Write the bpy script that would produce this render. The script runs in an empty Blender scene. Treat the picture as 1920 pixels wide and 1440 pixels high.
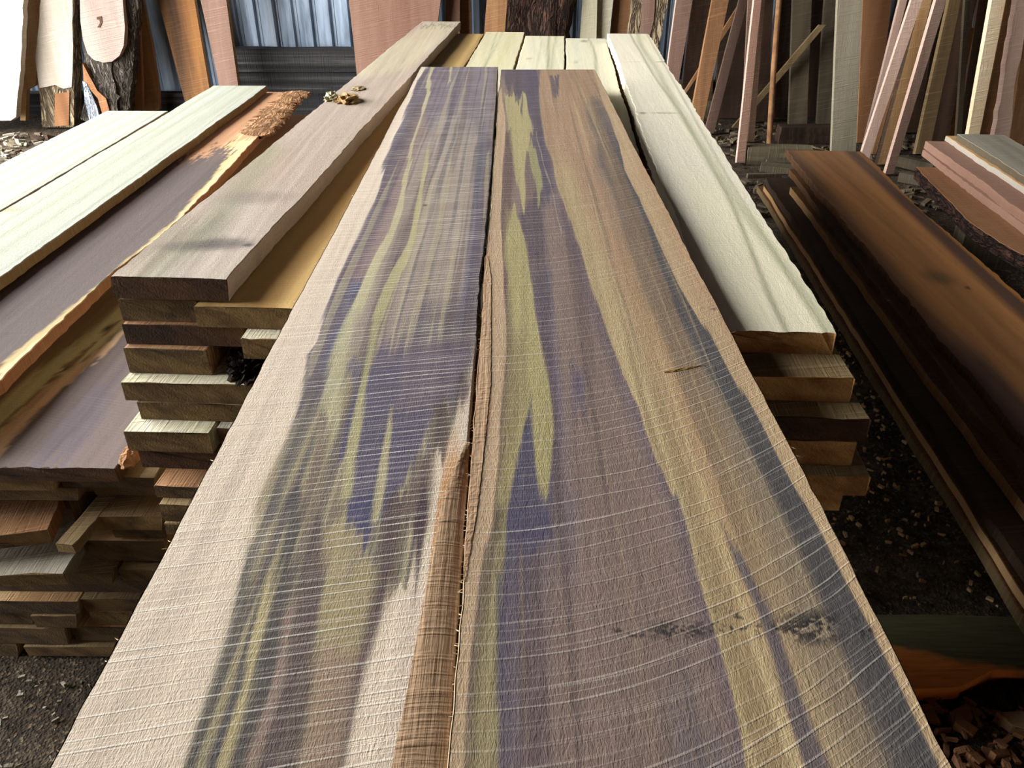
import bpy, bmesh, math, random
import numpy as np
from mathutils import Matrix, Vector
random.seed(7); RNG = np.random.default_rng(7)
SC = bpy.context.scene; COL = SC.collection
# ------------------------------------------------------------------ camera, sky, exposure
F = 1500.0; HZ = -187.0; H = 1.5                      # focal length in px (1920 wide), horizon row, eye height
TH = math.atan((720 - HZ) / F); CT, ST = math.cos(TH), math.sin(TH)
cd = bpy.data.cameras.new('camera'); cam = bpy.data.objects.new('camera', cd); COL.objects.link(cam)
cd.sensor_width = 36.0; cd.lens = F / 1920 * 36; cd.clip_start = 0.02
cam.location = (0, 0, H); cam.rotation_euler = (math.pi / 2 - TH, 0, 0)
SC.camera = cam
SC.view_settings.view_transform = 'Standard'; SC.view_settings.look = 'None'
SC.view_settings.gamma = 1.0; SC.view_settings.use_curve_mapping = False
SC.view_settings.exposure = 0.38
W = bpy.data.worlds.new('overcast_sky'); SC.world = W; W.use_nodes = True
bgn = W.node_tree.nodes['Background']
bgn.inputs[0].default_value = (0.985, 0.995, 0.985, 1); bgn.inputs[1].default_value = 15.0
OPEN = dict(x=-4.4, y0=0.2, y1=5.9, z0=0.0, z1=5.0)  # the open side of the shed
def portal(x, y0, y1, z0, z1, rot):
    l = bpy.data.lights.new('sky_portal', 'AREA'); l.shape = 'RECTANGLE'
    l.size = z1 - z0; l.size_y = y1 - y0; l.cycles.is_portal = True
    o = bpy.data.objects.new('sky_portal', l); COL.objects.link(o)
    o.location = (x, (y0 + y1) / 2, (z0 + z1) / 2); o.rotation_euler = rot
portal(OPEN['x'], OPEN['y0'], OPEN['y1'], OPEN['z0'], OPEN['z1'], (0, -math.pi / 2, 0))

# ------------------------------------------------------------------ measuring helpers
def ray(u, v):
    a = (u - 960) / F; b = (v - 720) / F
    return (a, CT - b * ST, -ST - b * CT)
def P(u, v, z):
    d = ray(u, v); t = (z - H) / d[2]; return (d[0] * t, d[1] * t, z)
def PY(u, v, y):
    d = ray(u, v); t = y / d[1]; return (d[0] * t, y, H + d[2] * t)
def PL(u, v, by, s):
    """point on the leaning plane y = by + s*z -> (x, length along the slope)"""
    d = ray(u, v); t = (by + s * H) / (d[1] - s * d[2]); z = H + d[2] * t
    return (d[0] * t, z * math.sqrt(1 + s * s))
def lin(c):
    return tuple(((x / 255) / 12.92 if x <= 10 else (((x / 255) + 0.055) / 1.055) ** 2.4) for x in c)
def vnoise(x, y, seed=0):
    r = np.random.default_rng(seed); T = r.random((256, 256))
    xi = np.floor(x).astype(int); yi = np.floor(y).astype(int); fx = x - xi; fy = y - yi
    fx = fx * fx * (3 - 2 * fx); fy = fy * fy * (3 - 2 * fy)
    a = T[xi & 255, yi & 255]; b = T[(xi + 1) & 255, yi & 255]; c = T[xi & 255, (yi + 1) & 255]; d = T[(xi + 1) & 255, (yi + 1) & 255]
    return (a * (1 - fx) + b * fx) * (1 - fy) + (c * (1 - fx) + d * fx) * fy
def sstep(t):
    t = np.clip(t, 0, 1); return t * t * (3 - 2 * t)

# ------------------------------------------------------------------ node helpers and materials
class NT:
    def __init__(s, name):
        s.m = bpy.data.materials.new(name); s.m.use_nodes = True; s.t = s.m.node_tree; s.t.nodes.clear()
        s.out = s.n('ShaderNodeOutputMaterial'); s.b = s.n('ShaderNodeBsdfPrincipled')
        s.l(s.b.outputs[0], s.out.inputs[0])
    def n(s, ty, **kw):
        q = s.t.nodes.new(ty)
        for k, v in kw.items(): setattr(q, k, v)
        return q
    def l(s, a, b): s.t.links.new(a, b)
    def set(s, sock, v):
        if hasattr(v, 'is_output') or isinstance(v, bpy.types.NodeSocket): s.l(v, sock)
        else: sock.default_value = v
    def math(s, op, a, b=0.0, c=None):
        q = s.n('ShaderNodeMath', operation=op); s.set(q.inputs[0], a); s.set(q.inputs[1], b)
        if c is not None: s.set(q.inputs[2], c)
        return q.outputs[0]
    def vmath(s, op, a, b):
        q = s.n('ShaderNodeVectorMath', operation=op); s.set(q.inputs[0], a); s.set(q.inputs[1], b); return q.outputs[0]
    def xyz(s, x, y, z):
        q = s.n('ShaderNodeCombineXYZ'); s.set(q.inputs[0], x); s.set(q.inputs[1], y); s.set(q.inputs[2], z); return q.outputs[0]
    def sep(s, v):
        q = s.n('ShaderNodeSeparateXYZ'); s.l(v, q.inputs[0]); return q.outputs
    def noise(s, v, sc=1.0, detail=3.0, rough=0.55, dist=0.0):
        q = s.n('ShaderNodeTexNoise'); s.l(v, q.inputs['Vector']); q.inputs['Scale'].default_value = sc
        q.inputs['Detail'].default_value = detail; q.inputs['Roughness'].default_value = rough; q.inputs['Distortion'].default_value = dist
        return q.outputs[0]
    def ramp(s, f, stops, interp='LINEAR'):
        q = s.n('ShaderNodeValToRGB'); s.l(f, q.inputs[0]); e = q.color_ramp.elements; q.color_ramp.interpolation = interp
        while len(e) < len(stops): e.new(0.5)
        for el, (p, c) in zip(e, stops):
            el.position = p; el.color = (c, c, c, 1) if isinstance(c, (int, float)) else (*c, 1)
        return q.outputs[0]
    def mix(s, f, a, b, mode='MIX'):
        q = s.n('ShaderNodeMix', data_type='RGBA', blend_type=mode); s.set(q.inputs[0], f)
        for i, v in ((6, a), (7, b)):
            if isinstance(v, tuple): q.inputs[i].default_value = (*v[:3], 1)
            else: s.l(v, q.inputs[i])
        return q.outputs[2]
    def bump(s, h, dist, strength=1.0, prev=None):
        q = s.n('ShaderNodeBump'); q.inputs['Distance'].default_value = dist; q.inputs['Strength'].default_value = strength
        s.l(h, q.inputs['Height'])
        if prev is not None: s.l(prev, q.inputs['Normal'])
        return q.outputs[0]
    def done(s, col, rough=0.8, normal=None, spec=0.25):
        s.set(s.b.inputs['Base Color'], (*col, 1) if isinstance(col, tuple) else col); s.set(s.b.inputs['Roughness'], rough)
        s.b.inputs['Specular IOR Level'].default_value = spec
        if normal is not None: s.l(normal, s.b.inputs['Normal'])
        return s.m

def figured(name, saw=0.35, slope=0.18, curve=0.0, fuzz=0.3, bump=1.0, freq=1.0, light=(0.80, 0.74, 0.64), rough=0.85, tear=1.0, thin=0.88):
    """Sawn face whose stain pattern sits in the mesh's colour attribute; fibres and saw marks are added here."""
    t = NT(name); a = t.n('ShaderNodeVertexColor', layer_name='Col').outputs[0]
    g = t.n('ShaderNodeTexCoord').outputs['Object']; x, y, z = t.sep(g)
    s = t.math('SUBTRACT', y, t.math('MULTIPLY', x, slope))
    if curve: s = t.math('SUBTRACT', s, t.math('MULTIPLY', t.math('MULTIPLY', x, x), curve))
    wob = t.noise(t.xyz(t.math('MULTIPLY', x, 3.0), t.math('MULTIPLY', y, 9.0), 0.0), 1.0, 2.0)
    ph = t.math('ADD', t.math('MULTIPLY', s, 640.0 * freq), t.math('MULTIPLY', wob, 9.0))
    n1 = t.math('MULTIPLY', t.math('ADD', t.math('SINE', ph), 1.0), 0.5)
    amp = t.ramp(t.noise(t.xyz(t.math('MULTIPLY', x, 2.5), t.math('MULTIPLY', s, 70.0 * freq), 7.0), 1.0, 3.0, 0.6), [(0.40, 0.12), (0.62, 1.0)])
    n2 = t.noise(t.xyz(t.math('MULTIPLY', x, 5.0), t.math('MULTIPLY', s, 520.0 * freq), 3.0), 1.0, 2.0, 0.6)
    br = t.noise(g, 14.0, 2.0)
    l1 = t.math('MULTIPLY', t.ramp(n1, [(thin, 0.0), (thin + (1 - thin) * 0.88, 1.0)]), amp); l2 = t.ramp(n2, [(0.55, 0.0), (0.72, 1.0)])
    fib = t.noise(t.xyz(t.math('MULTIPLY', x, 700.0), t.math('MULTIPLY', y, 170.0), t.math('MULTIPLY', z, 300.0)), 1.0, 3.0, 0.7)
    grain = t.noise(t.xyz(t.math('MULTIPLY', x, 130.0), t.math('MULTIPLY', y, 3.0), t.math('MULTIPLY', z, 90.0)), 1.0, 3.0, 0.6)
    k = t.math('ADD', 1.0 - fuzz * 0.5 - 0.12, t.math('ADD', t.math('MULTIPLY', fib, fuzz), t.math('MULTIPLY', grain, 0.24)))
    k = t.math('MULTIPLY', k, t.math('ADD', 1.0 - saw * 0.45, t.math('MULTIPLY', n2, saw * 0.9)))
    c = t.mix(1.0, a, t.xyz(k, k, k), 'MULTIPLY')
    m = t.math('MULTIPLY', t.math('ADD', t.math('MULTIPLY', l1, 0.75), t.math('MULTIPLY', l2, 0.35)), t.math('MULTIPLY', br, saw * 1.7))
    c = t.mix(t.math('MINIMUM', m, 0.9), c, light)
    nb = t.bump(t.math('ADD', l1, t.math('MULTIPLY', l2, 0.5)), 0.00045 * bump)
    tr = t.noise(t.xyz(t.math('MULTIPLY', x, 120.0), t.math('MULTIPLY', y, 38.0), 0.0), 1.0, 4.0, 0.65, 0.8)
    nb = t.bump(tr, 0.0010 * tear, 1.0, nb)
    nb = t.bump(fib, 0.0010 * bump, 1.0, nb)
    return t.done(c, rough, nb)

def wood(name, cols, band=7.0, fiber=0.35, saw=0.2, bump=1.0, vary=0.25, along='y'):
    """plain board: colour bands along the local Y axis, varied per object"""
    t = NT(name); g = t.n('ShaderNodeTexCoord').outputs['Object']; r = t.n('ShaderNodeObjectInfo').outputs['Random']
    x, y, z = t.sep(t.vmath('ADD', g, t.xyz(t.math('MULTIPLY', r, 37.0), t.math('MULTIPLY', r, 53.0), t.math('MULTIPLY', r, 19.0))))
    if along == 'x': x, y = y, x
    n = t.noise(t.xyz(t.math('MULTIPLY', x, band), t.math('MULTIPLY', y, 0.5), t.math('MULTIPLY', z, band)), 1.0, 4.0, 0.6, 0.4)
    k = len(cols); c = t.ramp(n, [(0.3 + 0.4 * i / max(1, k - 1), q) for i, q in enumerate(cols)])
    fib = t.noise(t.xyz(t.math('MULTIPLY', x, 240.0), t.math('MULTIPLY', y, 9.0), t.math('MULTIPLY', z, 240.0)), 1.0, 3.0, 0.65)
    sw = t.ramp(t.noise(t.xyz(t.math('MULTIPLY', x, 3.0), t.math('MULTIPLY', t.math('SUBTRACT', y, t.math('MULTIPLY', x, 0.2)), 130.0), 0.0), 1.0, 2.0), [(0.5, 0.0), (0.68, 1.0)])
    v = t.math('ADD', 1.0 - vary / 2 - fiber / 2, t.math('ADD', t.math('MULTIPLY', fib, fiber), t.math('MULTIPLY', r, vary)))
    c = t.mix(1.0, c, t.xyz(v, v, v), 'MULTIPLY')
    c = t.mix(t.math('MULTIPLY', sw, saw), c, tuple(min(1, q * 1.5 + 0.05) for q in cols[-1]))
    nb = t.bump(t.math('ADD', fib, t.math('MULTIPLY', sw, 0.6)), 0.0025 * bump)
    return t.done(c, 0.82, nb)

def endgrain(name, c1, c2, vary=0.4):
    t = NT(name); g = t.n('ShaderNodeTexCoord').outputs['Object']; r = t.n('ShaderNodeObjectInfo').outputs['Random']
    x, y, z = t.sep(t.vmath('ADD', g, t.xyz(t.math('MULTIPLY', r, 11.0), 0.0, t.math('MULTIPLY', r, 7.0))))
    n = t.noise(t.xyz(t.math('MULTIPLY', x, 10.0), y, t.math('MULTIPLY', t.math('ADD', z, t.math('MULTIPLY', x, 0.3)), 26.0)), 1.0, 4.0, 0.6, 0.6)
    f = t.noise(g, 260.0, 3.0, 0.7); s = t.noise(t.xyz(t.math('ADD', t.math('MULTIPLY', x, 60.0), t.math('MULTIPLY', z, 60.0)), y, t.math('MULTIPLY', z, 25.0)), 1.0, 2.0)
    c = t.ramp(n, [(0.34, c1), (0.62, c2)])
    v = t.math('ADD', 0.62 - vary / 2, t.math('ADD', t.math('MULTIPLY', f, 0.3), t.math('ADD', t.math('MULTIPLY', s, 0.3), t.math('MULTIPLY', r, vary))))
    return t.done(t.mix(1.0, c, t.xyz(v, v, v), 'MULTIPLY'), 0.85, t.bump(t.math('ADD', f, s), 0.003))

def bark(name, c1, c2, scale=9.0, depth=0.02, c3=None):
    t = NT(name); g = t.n('ShaderNodeTexCoord').outputs['Object']; x, y, z = t.sep(g)
    n = t.noise(t.xyz(t.math('MULTIPLY', x, scale * 3.2), t.math('MULTIPLY', y, scale * 0.75), t.math('MULTIPLY', z, scale * 3)), 1.0, 4.0, 0.6, 0.7)
    rd = t.math('ABSOLUTE', t.math('SUBTRACT', n, 0.5)); h = t.ramp(rd, [(0.0, 0.0), (0.16, 1.0)])
    c = t.mix(h, c1, c2)
    if c3: c = t.mix(t.ramp(t.noise(g, 4.0, 3.0), [(0.5, 0.0), (0.62, 1.0)]), c, c3)
    return t.done(c, 0.9, t.bump(h, depth, 1.0))

PALE = lin((205, 196, 168)); CREAM = lin((204, 196, 176)); TAN = lin((188, 150, 106)); OCHRE = lin((176, 132, 66))
M = {}
M['pale'] = wood('pale_poplar', [lin((178, 172, 132)), PALE, CREAM], fiber=0.28)
M['amber'] = wood('amber_poplar', [lin((112, 82, 40)), lin((152, 116, 62)), lin((172, 140, 86))], fiber=0.3, saw=0.12)
M['olive'] = wood('olive_poplar', [lin((100, 80, 54)), lin((130, 108, 74)), lin((152, 132, 96))])
M['brown'] = wood('brown_board', [lin((92, 62, 40)), lin((140, 100, 66)), lin((168, 126, 88))])
M['pink'] = wood('pink_board', [lin((136, 98, 80)), lin((152, 114, 96)), lin((160, 126, 108))], fiber=0.22)
M['pinkdim'] = wood('dusky_pink_board', [lin((108, 82, 70)), lin((130, 102, 88)), lin((144, 118, 104))], fiber=0.22)
M['orange'] = wood('orange_board', [lin((112, 74, 46)), lin((138, 96, 64)), lin((156, 114, 80))], fiber=0.25)
M['grey'] = wood('grey_board', [lin((112, 104, 92)), lin((146, 138, 122)), lin((168, 160, 146))])
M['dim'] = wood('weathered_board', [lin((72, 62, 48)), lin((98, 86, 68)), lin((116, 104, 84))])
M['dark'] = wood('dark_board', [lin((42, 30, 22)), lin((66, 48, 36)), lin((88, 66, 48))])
M['walnut'] = wood('walnut_board', [lin((56, 42, 32)), lin((104, 72, 44)), lin((146, 100, 56))], band=9)
M['tan'] = wood('tan_board', [lin((170, 128, 84)), lin((196, 154, 106)), lin((212, 176, 130))])
M['white'] = wood('white_board', [lin((166, 150, 132)), lin((184, 172, 156)), lin((194, 186, 174))], fiber=0.18)
M['wet'] = wood('blackened_timber', [lin((22, 22, 24)), lin((44, 42, 42)), lin((88, 86, 86))], band=22, fiber=0.5, saw=0.0, bump=2, along='x')
M['beam'] = wood('weathered_beam', [lin((62, 54, 42)), lin((88, 78, 62)), lin((108, 98, 78))], along='x')
M['end_l'] = endgrain('end_grain_brown', lin((82, 62, 36)), lin((136, 110, 68)))
M['end_r'] = endgrain('end_grain_ochre', lin((146, 100, 54)), lin((196, 150, 92)), 0.3)
M['end_p'] = endgrain('end_grain_dull', lin((62, 46, 30)), lin((104, 82, 52)))
M['end_dk'] = endgrain('end_grain_dark', lin((54, 36, 22)), lin((90, 62, 38)), 0.2)
M['bark'] = bark('rough_bark', lin((46, 38, 32)), lin((128, 118, 106)), 9.0, 0.03)
M['redbark'] = bark('red_brown_bark', lin((30, 22, 19)), lin((104, 72, 58)), 10.0, 0.03)
M['whitebark'] = bark('whitewashed_bark', lin((120, 128, 142)), lin((232, 236, 242)), 9.0, 0.03)
M['stumpbark'] = bark('stump_bark', lin((70, 56, 42)), lin((176, 156, 126)), 7.0, 0.02)
M['liveedge'] = bark('peeling_inner_bark', lin((96, 64, 38)), lin((176, 134, 94)), 9.0, 0.006)
M['wane'] = wood('torn_orange_wane', [lin((142, 112, 84)), lin((164, 134, 104)), lin((182, 152, 120))], band=30, fiber=.35, saw=0.0, bump=.5)
M['darkbark'] = bark('dark_bark_scrap', lin((22, 16, 12)), lin((70, 52, 38)), 20.0, 0.02)
M['clump'] = wood('packed_sawdust', [lin((110, 84, 50)), lin((140, 110, 70)), lin((160, 132, 92))], band=60)
M['palegrey'] = wood('pale_grey_board', [lin((136, 130, 112)), lin((158, 148, 126)), lin((166, 158, 138))], fiber=.2, saw=.08)
M['pinksaw'] = wood('rosy_sawn_board', [lin((108, 76, 60)), lin((122, 90, 74)), lin((134, 104, 88))], band=5, fiber=.2, saw=.1)
M['cream'] = wood('cream_board', [lin((206, 172, 132)), lin((226, 196, 156)), lin((234, 210, 176))], fiber=.2)
M['pinklight'] = wood('light_pink_board', [lin((176, 144, 128)), lin((192, 162, 146)), lin((204, 180, 166))], fiber=.2)
M['cutface'] = wood('pale_cut_face', [lin((132, 112, 102)), lin((148, 132, 122)), lin((156, 142, 134))], band=4, fiber=.2, saw=0)
M['splint'] = wood('splinter_wood', [lin((214, 190, 150)), lin((232, 214, 180))])
M['f_left'] = figured('sawn_face_cream_and_purple', saw=0.72, slope=0.20, fuzz=0.45, tear=0.45)
M['f_right'] = figured('sawn_face_purple_and_gold', saw=0.34, slope=0.12, curve=1.1, fuzz=0.5, freq=0.62, thin=0.94, tear=1.1, light=(0.74, 0.68, 0.58))
M['f_grey'] = figured('rough_sawn_grey_face', saw=0.12, slope=0.3, fuzz=0.75, bump=1.5)
M['f_pale'] = figured('sawn_pale_face', saw=0.10, slope=0.1, fuzz=0.35, bump=0.8)
M['f_dark'] = figured('sawn_walnut_face', saw=0.05, slope=0.1, fuzz=0.35, bump=0.8, light=(0.4, 0.33, 0.25))
M['f_purple'] = figured('sawn_purple_face', saw=0.12, slope=-0.25, fuzz=0.5, light=(0.55, 0.5, 0.5))

# ------------------------------------------------------------------ object helpers
def tag(o, label=None, cat=None, group=None, kind=None):
    if label: o['label'] = label
    if cat: o['category'] = cat
    if group: o['group'] = group
    if kind: o['kind'] = kind
    return o
def link(name, me, parent=None):
    o = bpy.data.objects.new(name, me); COL.objects.link(o)
    if parent is not None: o.parent = parent
    return o
def mesh(name, verts, faces, mats=(), mi=None, smooth=False):
    me = bpy.data.meshes.new(name); me.from_pydata(verts if isinstance(verts, list) else verts.tolist(), [], faces); 
    for m in mats: me.materials.append(m)
    if mi is not None: me.polygons.foreach_set('material_index', mi)
    if smooth: me.polygons.foreach_set('use_smooth', [True] * len(me.polygons))
    me.update(); return me
def bm_mesh(name, bm, m=None):
    me = bpy.data.meshes.new(name); bmesh.ops.recalc_face_normals(bm, faces=bm.faces); bm.to_mesh(me); bm.free()
    if m: me.materials.append(m)
    return me

def plank(name, label, cat, origin, yaw, w, l, zt, t, top, end, group=None, nx=6, ny=24, paint=None, eL=None, eR=None,
          rows=None, jit=0.0012, side=None, inL=0.0, inR=0.0, parent=None, warp=None):
    """board lying flat: origin = front left corner (x, y), yaw clockwise, top at zt. eL/eR: edge offsets along local y (world measured)"""
    Y = np.linspace(0, l, ny) if rows is None else np.asarray(rows, float); ny = len(Y)
    xl = np.zeros(ny) if eL is None else np.asarray([eL(q) for q in Y]); xr = np.full(ny, w) if eR is None else np.asarray([eR(q) for q in Y])
    sd = RNG.integers(1e6)
    xl = xl + jit * 2 * (vnoise(Y * 40 + 3, Y * 0 + 1, sd) - .5) + jit * 3 * (vnoise(Y * 4, Y * 0 + 7, sd) - .5)
    xr = xr + jit * 2 * (vnoise(Y * 40 + 9, Y * 0 + 4, sd) - .5) + jit * 3 * (vnoise(Y * 4, Y * 0 + 2, sd) - .5)
    ch = min(0.0018, t * 0.1)
    f = np.concatenate(([0.0], np.linspace(0, 1, nx - 2) , [1.0]))
    X = xl[:, None] + (xr - xl)[:, None] * f[None, :]
    X[:, 1] += ch; X[:, -2] -= ch
    YY = np.repeat(Y[:, None], nx, 1) + 0; Z = np.zeros_like(X); Z[:, 0] -= ch; Z[:, -1] -= ch
    YY[0, 1:-1] += jit * 2 * (RNG.random(nx - 2) - .5)
    if warp is not None: Z += warp(X, YY)
    top_v = np.stack([X, YY, Z], -1).reshape(-1, 3)
    bl = np.stack([xl + inL, Y, np.full(ny, -t)], -1); br = np.stack([xr - inR, Y, np.full(ny, -t)], -1)
    V = np.concatenate([top_v, bl, br]); nb = ny * nx; nr = nb + ny
    i = np.arange(ny - 1)[:, None]; j = np.arange(nx - 1)[None, :]
    q = (i * nx + j).ravel(); faces = np.stack([q, q + 1, q + nx + 1, q + nx], 1).tolist(); mi = [0] * len(faces)
    for k in range(ny - 1):
        faces.append([k * nx, (k + 1) * nx, nb + k + 1, nb + k]); mi.append(1)
        faces.append([(k + 1) * nx + nx - 1, k * nx + nx - 1, nr + k, nr + k + 1]); mi.append(1)
        faces.append([nb + k, nb + k + 1, nr + k + 1, nr + k]); mi.append(0)
    faces.append([nb] + [nr] + list(range(nx - 1, -1, -1))); mi.append(2)
    faces.append([nr + ny - 1] + [nb + ny - 1] + list(range((ny - 1) * nx, ny * nx))); mi.append(2)
    me = mesh(name, V, faces, (top, side or top, end), mi)
    ca, sa = math.cos(yaw), math.sin(yaw)
    if paint is not None:
        WX = origin[0] + V[:, 0] * ca + V[:, 1] * sa; WY = origin[1] - V[:, 0] * sa + V[:, 1] * ca
        c = np.clip(paint(WX, WY, V), 0, 1); rgba = np.ones((len(V), 4), np.float32); rgba[:, :3] = c
        a = me.color_attributes.new('Col', 'FLOAT_COLOR', 'POINT'); a.data.foreach_set('color', rgba.ravel())
    o = link(name, me, parent); o.location = (origin[0], origin[1], zt); o.rotation_euler = (0, 0, -yaw)
    return tag(o, label, cat, group)

class Canvas:
    """stain pattern of a sawn face, measured on the board's own plane (z)"""
    def __init__(s, X, Y, z, base, warp=0.003, seed=1):
        s.X0, s.Y0 = X, Y
        s.X = X + warp * (vnoise(X * 35 + 5, Y * 5, seed) - .5) * 2 + warp * 0.7 * (vnoise(X * 160 + 5, Y * 9, seed + 1) - .5) * 2
        s.Y = Y + warp * (5 + 9 * np.clip(Y, 0, 3)) * (vnoise(X * 210, Y * 4, seed + 2) + .5 * vnoise(X * 480, Y * 6, seed + 3) - .75) * 2
        s.z = z; s.c = np.tile(np.array(lin(base)), (len(X), 1))
    def edge(s, pts):
        q = sorted((P(u, v, s.z)[1], P(u, v, s.z)[0]) for v, u in pts); return np.interp(s.Y, [a for a, b in q], [b for a, b in q])
    def blend(s, w, col):
        s.c = s.c * (1 - w[:, None]) + np.array(lin(col)) * w[:, None]
    def stripe(s, rows, col, soft=0.003, op=1.0, softL=None, softR=None, fade=0.02):
        rows = sorted(rows, key=lambda r: -r[0])
        xl = s.edge([(v, a) for v, a, b in rows]); xr = s.edge([(v, b) for v, a, b in rows])
        ys = [P(960, v, s.z)[1] for v, a, b in rows]; y0, y1 = min(ys), max(ys); fd = fade
        w = sstep((s.X - xl) / (softL or soft) + .5) * sstep((xr - s.X) / (softR or soft) + .5)
        w = w * (s.Y >= y0 - fd) * (s.Y <= y1 + fd) * sstep((s.Y - y0) / fd + 1) * sstep((y1 - s.Y) / fd + 1)
        s.blend(w * op, col); return w
    def spot(s, u, v, ru, col, op=1.0, rv=None, noise=0.0, seed=3):
        x, y, _ = P(u, v, s.z); rx = abs(P(u + ru, v, s.z)[0] - x); ry = rv if rv else rx
        d = np.sqrt(((s.X0 - x) / rx) ** 2 + ((s.Y0 - y) / ry) ** 2)
        w = sstep(1.3 - d)
        if noise: w = w * sstep((.7 * vnoise(s.X0 * 60, s.Y0 * 150, seed) + .7 * vnoise(s.X0 * 420, s.Y0 * 420, seed + 1) - noise + .06) / .25)
        s.blend(w * op, col)
    def streaks(s, rows, col, fx, fy, thr, op, seed):
        rows = sorted(rows, key=lambda r: -r[0]); xl = s.edge([(v, a) for v, a, b in rows]); xr = s.edge([(v, b) for v, a, b in rows])
        w = sstep((s.X - xl) / .006) * sstep((xr - s.X) / .006); g = vnoise(s.X * fx, s.Y * fy, seed) * .65 + vnoise(s.X * fx * 2.6, s.Y * fy * 1.7, seed + 1) * .35
        s.blend(w * sstep((g - thr) / .12) * op, col)
    def grain(s, amp=0.12, fx=90, fy=1.2, seed=5):
        n = vnoise(s.X * fx, s.Y * fy, seed) + 0.6 * vnoise(s.X * fx * 2.7, s.Y * fy * 2, seed + 1) - .8
        s.c = s.c * (1 + amp * 2 * n[:, None])

def lean_poly(name, label, cat, pts, by, s, th, m, group=None, parent_origin=None, parent=None, dome=0.0, off=0.0, rough=0.0, kind=None, edge_m=None):
    """thing leaning back on the plane y = by + s*z, outline measured on that plane"""
    q = [PL(u, v, by, s) for u, v in pts]
    if parent_origin is None: ox = sum(a for a, b in q) / len(q)
    else: ox = parent_origin
    n = math.sqrt(1 + s * s); q = [(a - ox, b) for a, b in q]
    if rough:
        r = []
        for k in range(len(q)):
            a, b = q[k], q[(k + 1) % len(q)]; L = math.hypot(b[0] - a[0], b[1] - a[1]); c = max(1, int(L / 0.05))
            for i in range(c):
                f = i / c; r.append((a[0] + (b[0] - a[0]) * f + random.uniform(-rough, rough), a[1] + (b[1] - a[1]) * f + random.uniform(-rough, rough)))
        q = r
    q = [(a, max(b, 0.002)) for a, b in q]
    bm = bmesh.new()
    f = bm.faces.new([bm.verts.new((a, b, -th + off)) for a, b in q])
    r = bmesh.ops.extrude_face_region(bm, geom=[f]); vs = [e for e in r['geom'] if isinstance(e, bmesh.types.BMVert)]
    bmesh.ops.translate(bm, verts=vs, vec=(0, 0, th - (dome if dome else 0)))
    ff = [e for e in r['geom'] if isinstance(e, bmesh.types.BMFace)]
    if dome:
        wd = max(a for a, b in q) - min(a for a, b in q)
        for fr, dz in ((0.10, 0.55), (0.16, 0.33), (0.18, 0.12)):
            r2 = bmesh.ops.inset_region(bm, faces=ff, thickness=wd * fr * 0.6, depth=dome * dz, use_even_offset=False)
    bm.normal_update()
    me = bm_mesh(name, bm, m); 
    if edge_m:
        me.materials.append(edge_m)
        for p in me.polygons:
            if abs(p.normal.z) < 0.5: p.material_index = 1
    o = link(name, me, parent)
    if parent is None:
        o.matrix_world = Matrix(((1, 0, 0, ox), (0, s / n, -1 / n, by), (0, 1 / n, s / n, 0), (0, 0, 0, 1)))
    return tag(o, label, cat, group, kind)

FEET = []                                             # where things stand on the floor, kept clear of loose litter
def lean(name, label, lo, hi, by, s, th, m, topz=2.4, cat='board', group=None, edge_m=None, zmin=0.0):
    """straight board: lo=(uL,uR,v) and hi=(uL,uR,v), prolonged down to the floor and up to topz"""
    n = math.sqrt(1 + s * s)
    L0, R0 = PL(lo[0], lo[2], by, s), PL(lo[1], lo[2], by, s); L1, R1 = PL(hi[0], hi[2], by, s), PL(hi[1], hi[2], by, s)
    w0, w1 = R0[0] - L0[0], R1[0] - L1[0]; dw = L1[1] - L0[1]
    def at(w):
        f = (w - L0[1]) / dw; cx = (L0[0] + R0[0]) / 2 * (1 - f) + (L1[0] + R1[0]) / 2 * f
        ww = w0 + (w1 - w0) * min(1.3, max(-0.3, f)); return cx, ww / 2
    ks = np.linspace(zmin * n, topz * n, 9); q = []
    for k in ks: c, h = at(k); q.append((c - h + random.uniform(-.0015, .0015), k))
    for k in ks[::-1]: c, h = at(k); q.append((c + h + random.uniform(-.0015, .0015), k))
    ox = at(zmin * n)[0]; bm = bmesh.new(); FEET.append((ox, by, at(0)[1] + .07, th + .07))
    f = bm.faces.new([bm.verts.new((a - ox, b, -th)) for a, b in q])
    r = bmesh.ops.extrude_face_region(bm, geom=[f]); bmesh.ops.translate(bm, verts=[e for e in r['geom'] if isinstance(e, bmesh.types.BMVert)], vec=(0, 0, th))
    bm.normal_update(); me = bm_mesh(name, bm, m)
    if edge_m:
        me.materials.append(edge_m)
        for p in me.polygons:
            if abs(p.normal.z) < 0.5: p.material_index = 1
    o = link(name, me); o.matrix_world = Matrix(((1, 0, 0, ox), (0, s / n, -1 / n, by), (0, 1 / n, s / n, 0), (0, 0, 0, 1)))
    return tag(o, label, cat, group)

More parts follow.
